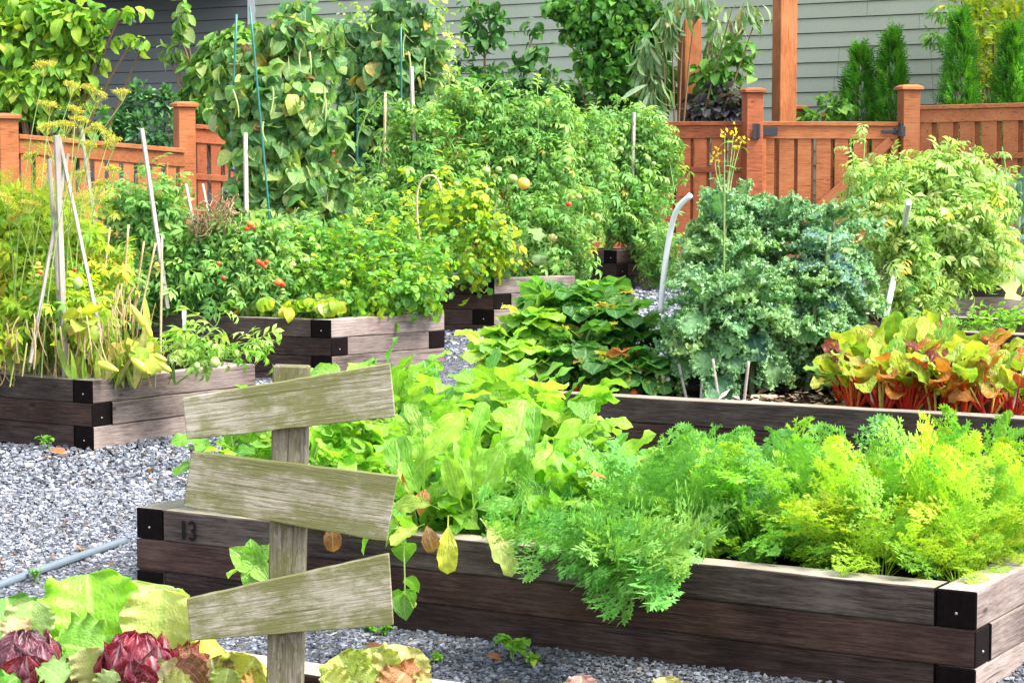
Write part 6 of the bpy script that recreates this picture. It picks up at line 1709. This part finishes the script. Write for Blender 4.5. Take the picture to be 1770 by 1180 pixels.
lettuce('purple grey chicory head at the left frame edge', np.array([*at(50, 1180, 5.65)[:2], zN]), (44, 1142, 5.58, 64, 16, RAD2), [
    (0, (20, 1120), (10, 1012), 5.85, 5.9, (.10, .28, .04), (.2, -1, .3), 0.90), (2, (45, 1110), (58, 1030), 5.8, 5.8, (.34, .48, .18), (.2, -1, .3), .9), (1, (25, 1110), (28, 1055), 5.75, 5.75, (.50, .36, .22), (0, -1, .3), 0.82), (1, (70, 1150), (120, 1165), 5.5, 5.45, (.24, .42, .12), (.2, -.6, .9), 0.82),
    (3, (30, 1170), (-10, 1185), 5.4, 5.35, (.10, .32, .03), (0, -.6, .9), 1.23), (1, (80, 1140), (100, 1105), 5.7, 5.7, (.22, .42, .05), (.1, -.9, .4), .9)])
lettuce('green and red mottled lettuce just left of the sign post', np.array([*at(380, 1190, 5.6)[:2], zN]), None, [
    (0, (380, 1195), (365, 1140), 5.6, 5.6, (.24, .18, .07), (0, -1, .4), 1.07), (2, (400, 1195), (438, 1138), 5.65, 5.6, (.44, .46, .08), (.2, -1, .4), 0.98), (1, (350, 1195), (300, 1150), 5.55, 5.5, (.20, .07, .05), (-.2, -.9, .5), 0.90), (1, (420, 1195), (460, 1165), 5.6, 5.6, (.50, .34, .08), (.3, -.9, .5), 0.82),
    (3, (330, 1195), (290, 1175), 5.45, 5.4, (.34, .36, .08), (0, -.8, .6), 0.98), (2, (385, 1200), (395, 1150), 5.5, 5.5, (.32, .42, .10), (0, -1, .3), 0.90)])
lettuce('green and russet lettuce just right of the sign post', np.array([*at(640, 1190, 5.9)[:2], zN]), None, [
    (0, (620, 1200), (585, 1135), 5.95, 5.95, (.36, .48, .09), (-.1, -1, .4), 1.07), (2, (655, 1200), (640, 1125), 6.0, 6.0, (.40, .50, .14), (0, -1, .4), 1.07), (0, (680, 1200), (700, 1122), 6.0, 6.0, (.44, .44, .16), (.1, -1, .4), 1.07), (1, (690, 1200), (740, 1150), 5.9, 5.9, (.34, .10, .04), (.3, -1, .4), 0.90),
    (1, (600, 1200), (555, 1165), 5.85, 5.85, (.42, .46, .10), (-.3, -.8, .6), 0.98), (3, (650, 1200), (610, 1165), 5.75, 5.7, (.30, .40, .07), (0, -.9, .5), 0.90), (3, (670, 1205), (690, 1160), 5.75, 5.7, (.40, .18, .08), (0, -.9, .5), 0.90), (1, (700, 1205), (765, 1175), 5.8, 5.8, (.46, .40, .12), (.3, -.8, .6), 0.82)])
lettuce('pinkish lettuce tips barely showing at the bottom edge right of the sign', np.array([*at(1000, 1200, 6.0)[:2], zN]), None, [
    (0, (1005, 1215), (1005, 1170), 6.0, 6.0, (.55, .28, .28), (0, -1, .4), 1.07), (1, (985, 1215), (970, 1168), 6.0, 6.0, (.30, .44, .24), (0, -1, .4), 0.82), (2, (1030, 1215), (1035, 1178), 6.0, 6.0, (.50, .36, .26), (0, -1, .4), 0.82)])
lettuce('tan lettuce tip at the bottom edge under the middle of the numbered bed', np.array([*at(1160, 1200, 6.0)[:2], zN]), None, [
    (0, (1155, 1215), (1150, 1168), 6.0, 6.0, (.50, .44, .16), (0, -1, .4), 0.98), (1, (1175, 1215), (1185, 1175), 6.0, 6.0, (.48, .34, .20), (0, -1, .4), 0.82)])

# ================================================================ weeds and fallen leaves on the gravel
def weed(label, px, py, hpx, n, size, seed, cols=LIME):
    base = on_ground(px, py); r = np.random.default_rng(seed); R = root('weed', label, 'weed', base, None); L = Leaves(); S = Leaves(); Y = base[1]; h = hpx / FPX * Y
    P = stems(r, base, n, h, h * .35, .012, .5, n=8); S.tubes(P, .003, .0015, STEMG, 4); leaf_stems(L, r, P, T_OVAL, 7, size, cols, .25, (-.1, .7)); L.build('foliage', M['leaf'], R); S.build('stem', M['stem'], R)
weed('small green weed at the foot of the left bed beside a brown leaf', 82, 778, 30, 3, .045, 1)
weed('small weed sprouting against the dark boards of the numbered bed', 885, 1142, 66, 3, .06, 2)
weed('low weed seedling on the dark gravel right of the taller weed', 920, 1152, 22, 4, .04, 3)
weed('tiny weed on the gravel behind the mottled lettuce', 665, 1100, 18, 3, .03, 4)
weed('tiny weed under the right end of the lowest sign board', 642, 1093, 16, 3, .03, 5)
weed('small weed at the end of the grey gravel pipe near the far bed', 778, 552, 24, 4, .07, 6, MID)
weed('weed growing in the gravel at the end of the second left bed', 640, 650, 26, 5, .09, 7, MID)
weed('wispy weed on the gravel between the chicory and the pipe', 62, 1008, 40, 4, .03, 8, MID)
weed('tiny weed on the gravel right of the low seedling', 755, 1145, 12, 3, .03, 9)
def fallen(label, px, py, lpx, col, seed, Y=None, z=None, T=0):
    p = on_ground(px, py) + [0, 0, .03] if z is None else on_z(px, py, z)
    r = np.random.default_rng(int(seed * 10)); L = Leaves(); L.add(T_OVAL[T], np.zeros((1, 3)), np.array([[math.cos(seed), math.sin(seed) * .6, .1]]), np.array([[r.normal(0, .3), -.5, 1.0]]), lpx / FPX * p[1], np.array([col]))
    o = L.build('fallen_leaf', M['leaf']); o.location = tuple(p); tag(o, label, 'fallen leaf')
fallen('curled rust brown leaf on the gravel at the corner of the left bed', 85, 788, 38, (.40, .14, .05), 0)
fallen('pale yellow leaf on the gravel under the right face of the left bed', 268, 742, 42, (.62, .52, .16), 0)
fallen('small brown leaf on open gravel left of the sign', 262, 819, 14, (.34, .16, .09), 2)
fallen('orange brown leaf fragment beside the grey pipe', 128, 958, 26, (.44, .22, .10), 1)
fallen('brown leaf scrap on the gravel at the far left', 5, 978, 20, (.36, .16, .08), 2)
fallen('second brown scrap beside the grey pipe, nearer the lettuces', 96, 972, 14, (.40, .18, .10), 3)
fallen('long brown leaf on the dark gravel before the numbered bed', 840, 1147, 34, (.30, .12, .05), 0)
fallen('brown leaf on the gravel behind the russet lettuce', 630, 1128, 36, (.32, .14, .06), 6)
fallen('orange leaf caught on top of the carrot tops', 1018, 822, 34, (.70, .20, .04), .5, z=bed13.zs + .34, T=2)

def scraps():
    r = np.random.default_rng(199); lab = 'tiny dry brown leaf scrap lying on the gravel path'
    proto = None; k = 0
    while k < 60:
        x, y = r.uniform(0, 720), r.uniform(735, 1000)
        p = on_ground(x, y)
        if x > 215 and y > 860 or in_bed(p[None, :2], .05)[0]: continue
        if proto is None:
            L = Leaves(); L.add(T_OVAL[0], np.zeros((1, 3)), np.array([[1.0, .3, .1]]), np.array([[.2, -.3, 1.0]]), .035, np.array([(.30, .13, .06)]))
            proto = L.build('leaf_scrap', M['leaf']); o = proto
        else: o = proto.copy(); COL.objects.link(o)
        o.location = tuple(p + [0, 0, .016]); o.rotation_euler = (r.normal(0, .3), r.normal(0, .3), r.uniform(0, 6.3)); q = r.uniform(.3, 1.3); o.scale = (q, q, q)
        tag(o, lab, 'leaf scrap', 'leaf scraps on the gravel'); k += 1
scraps()
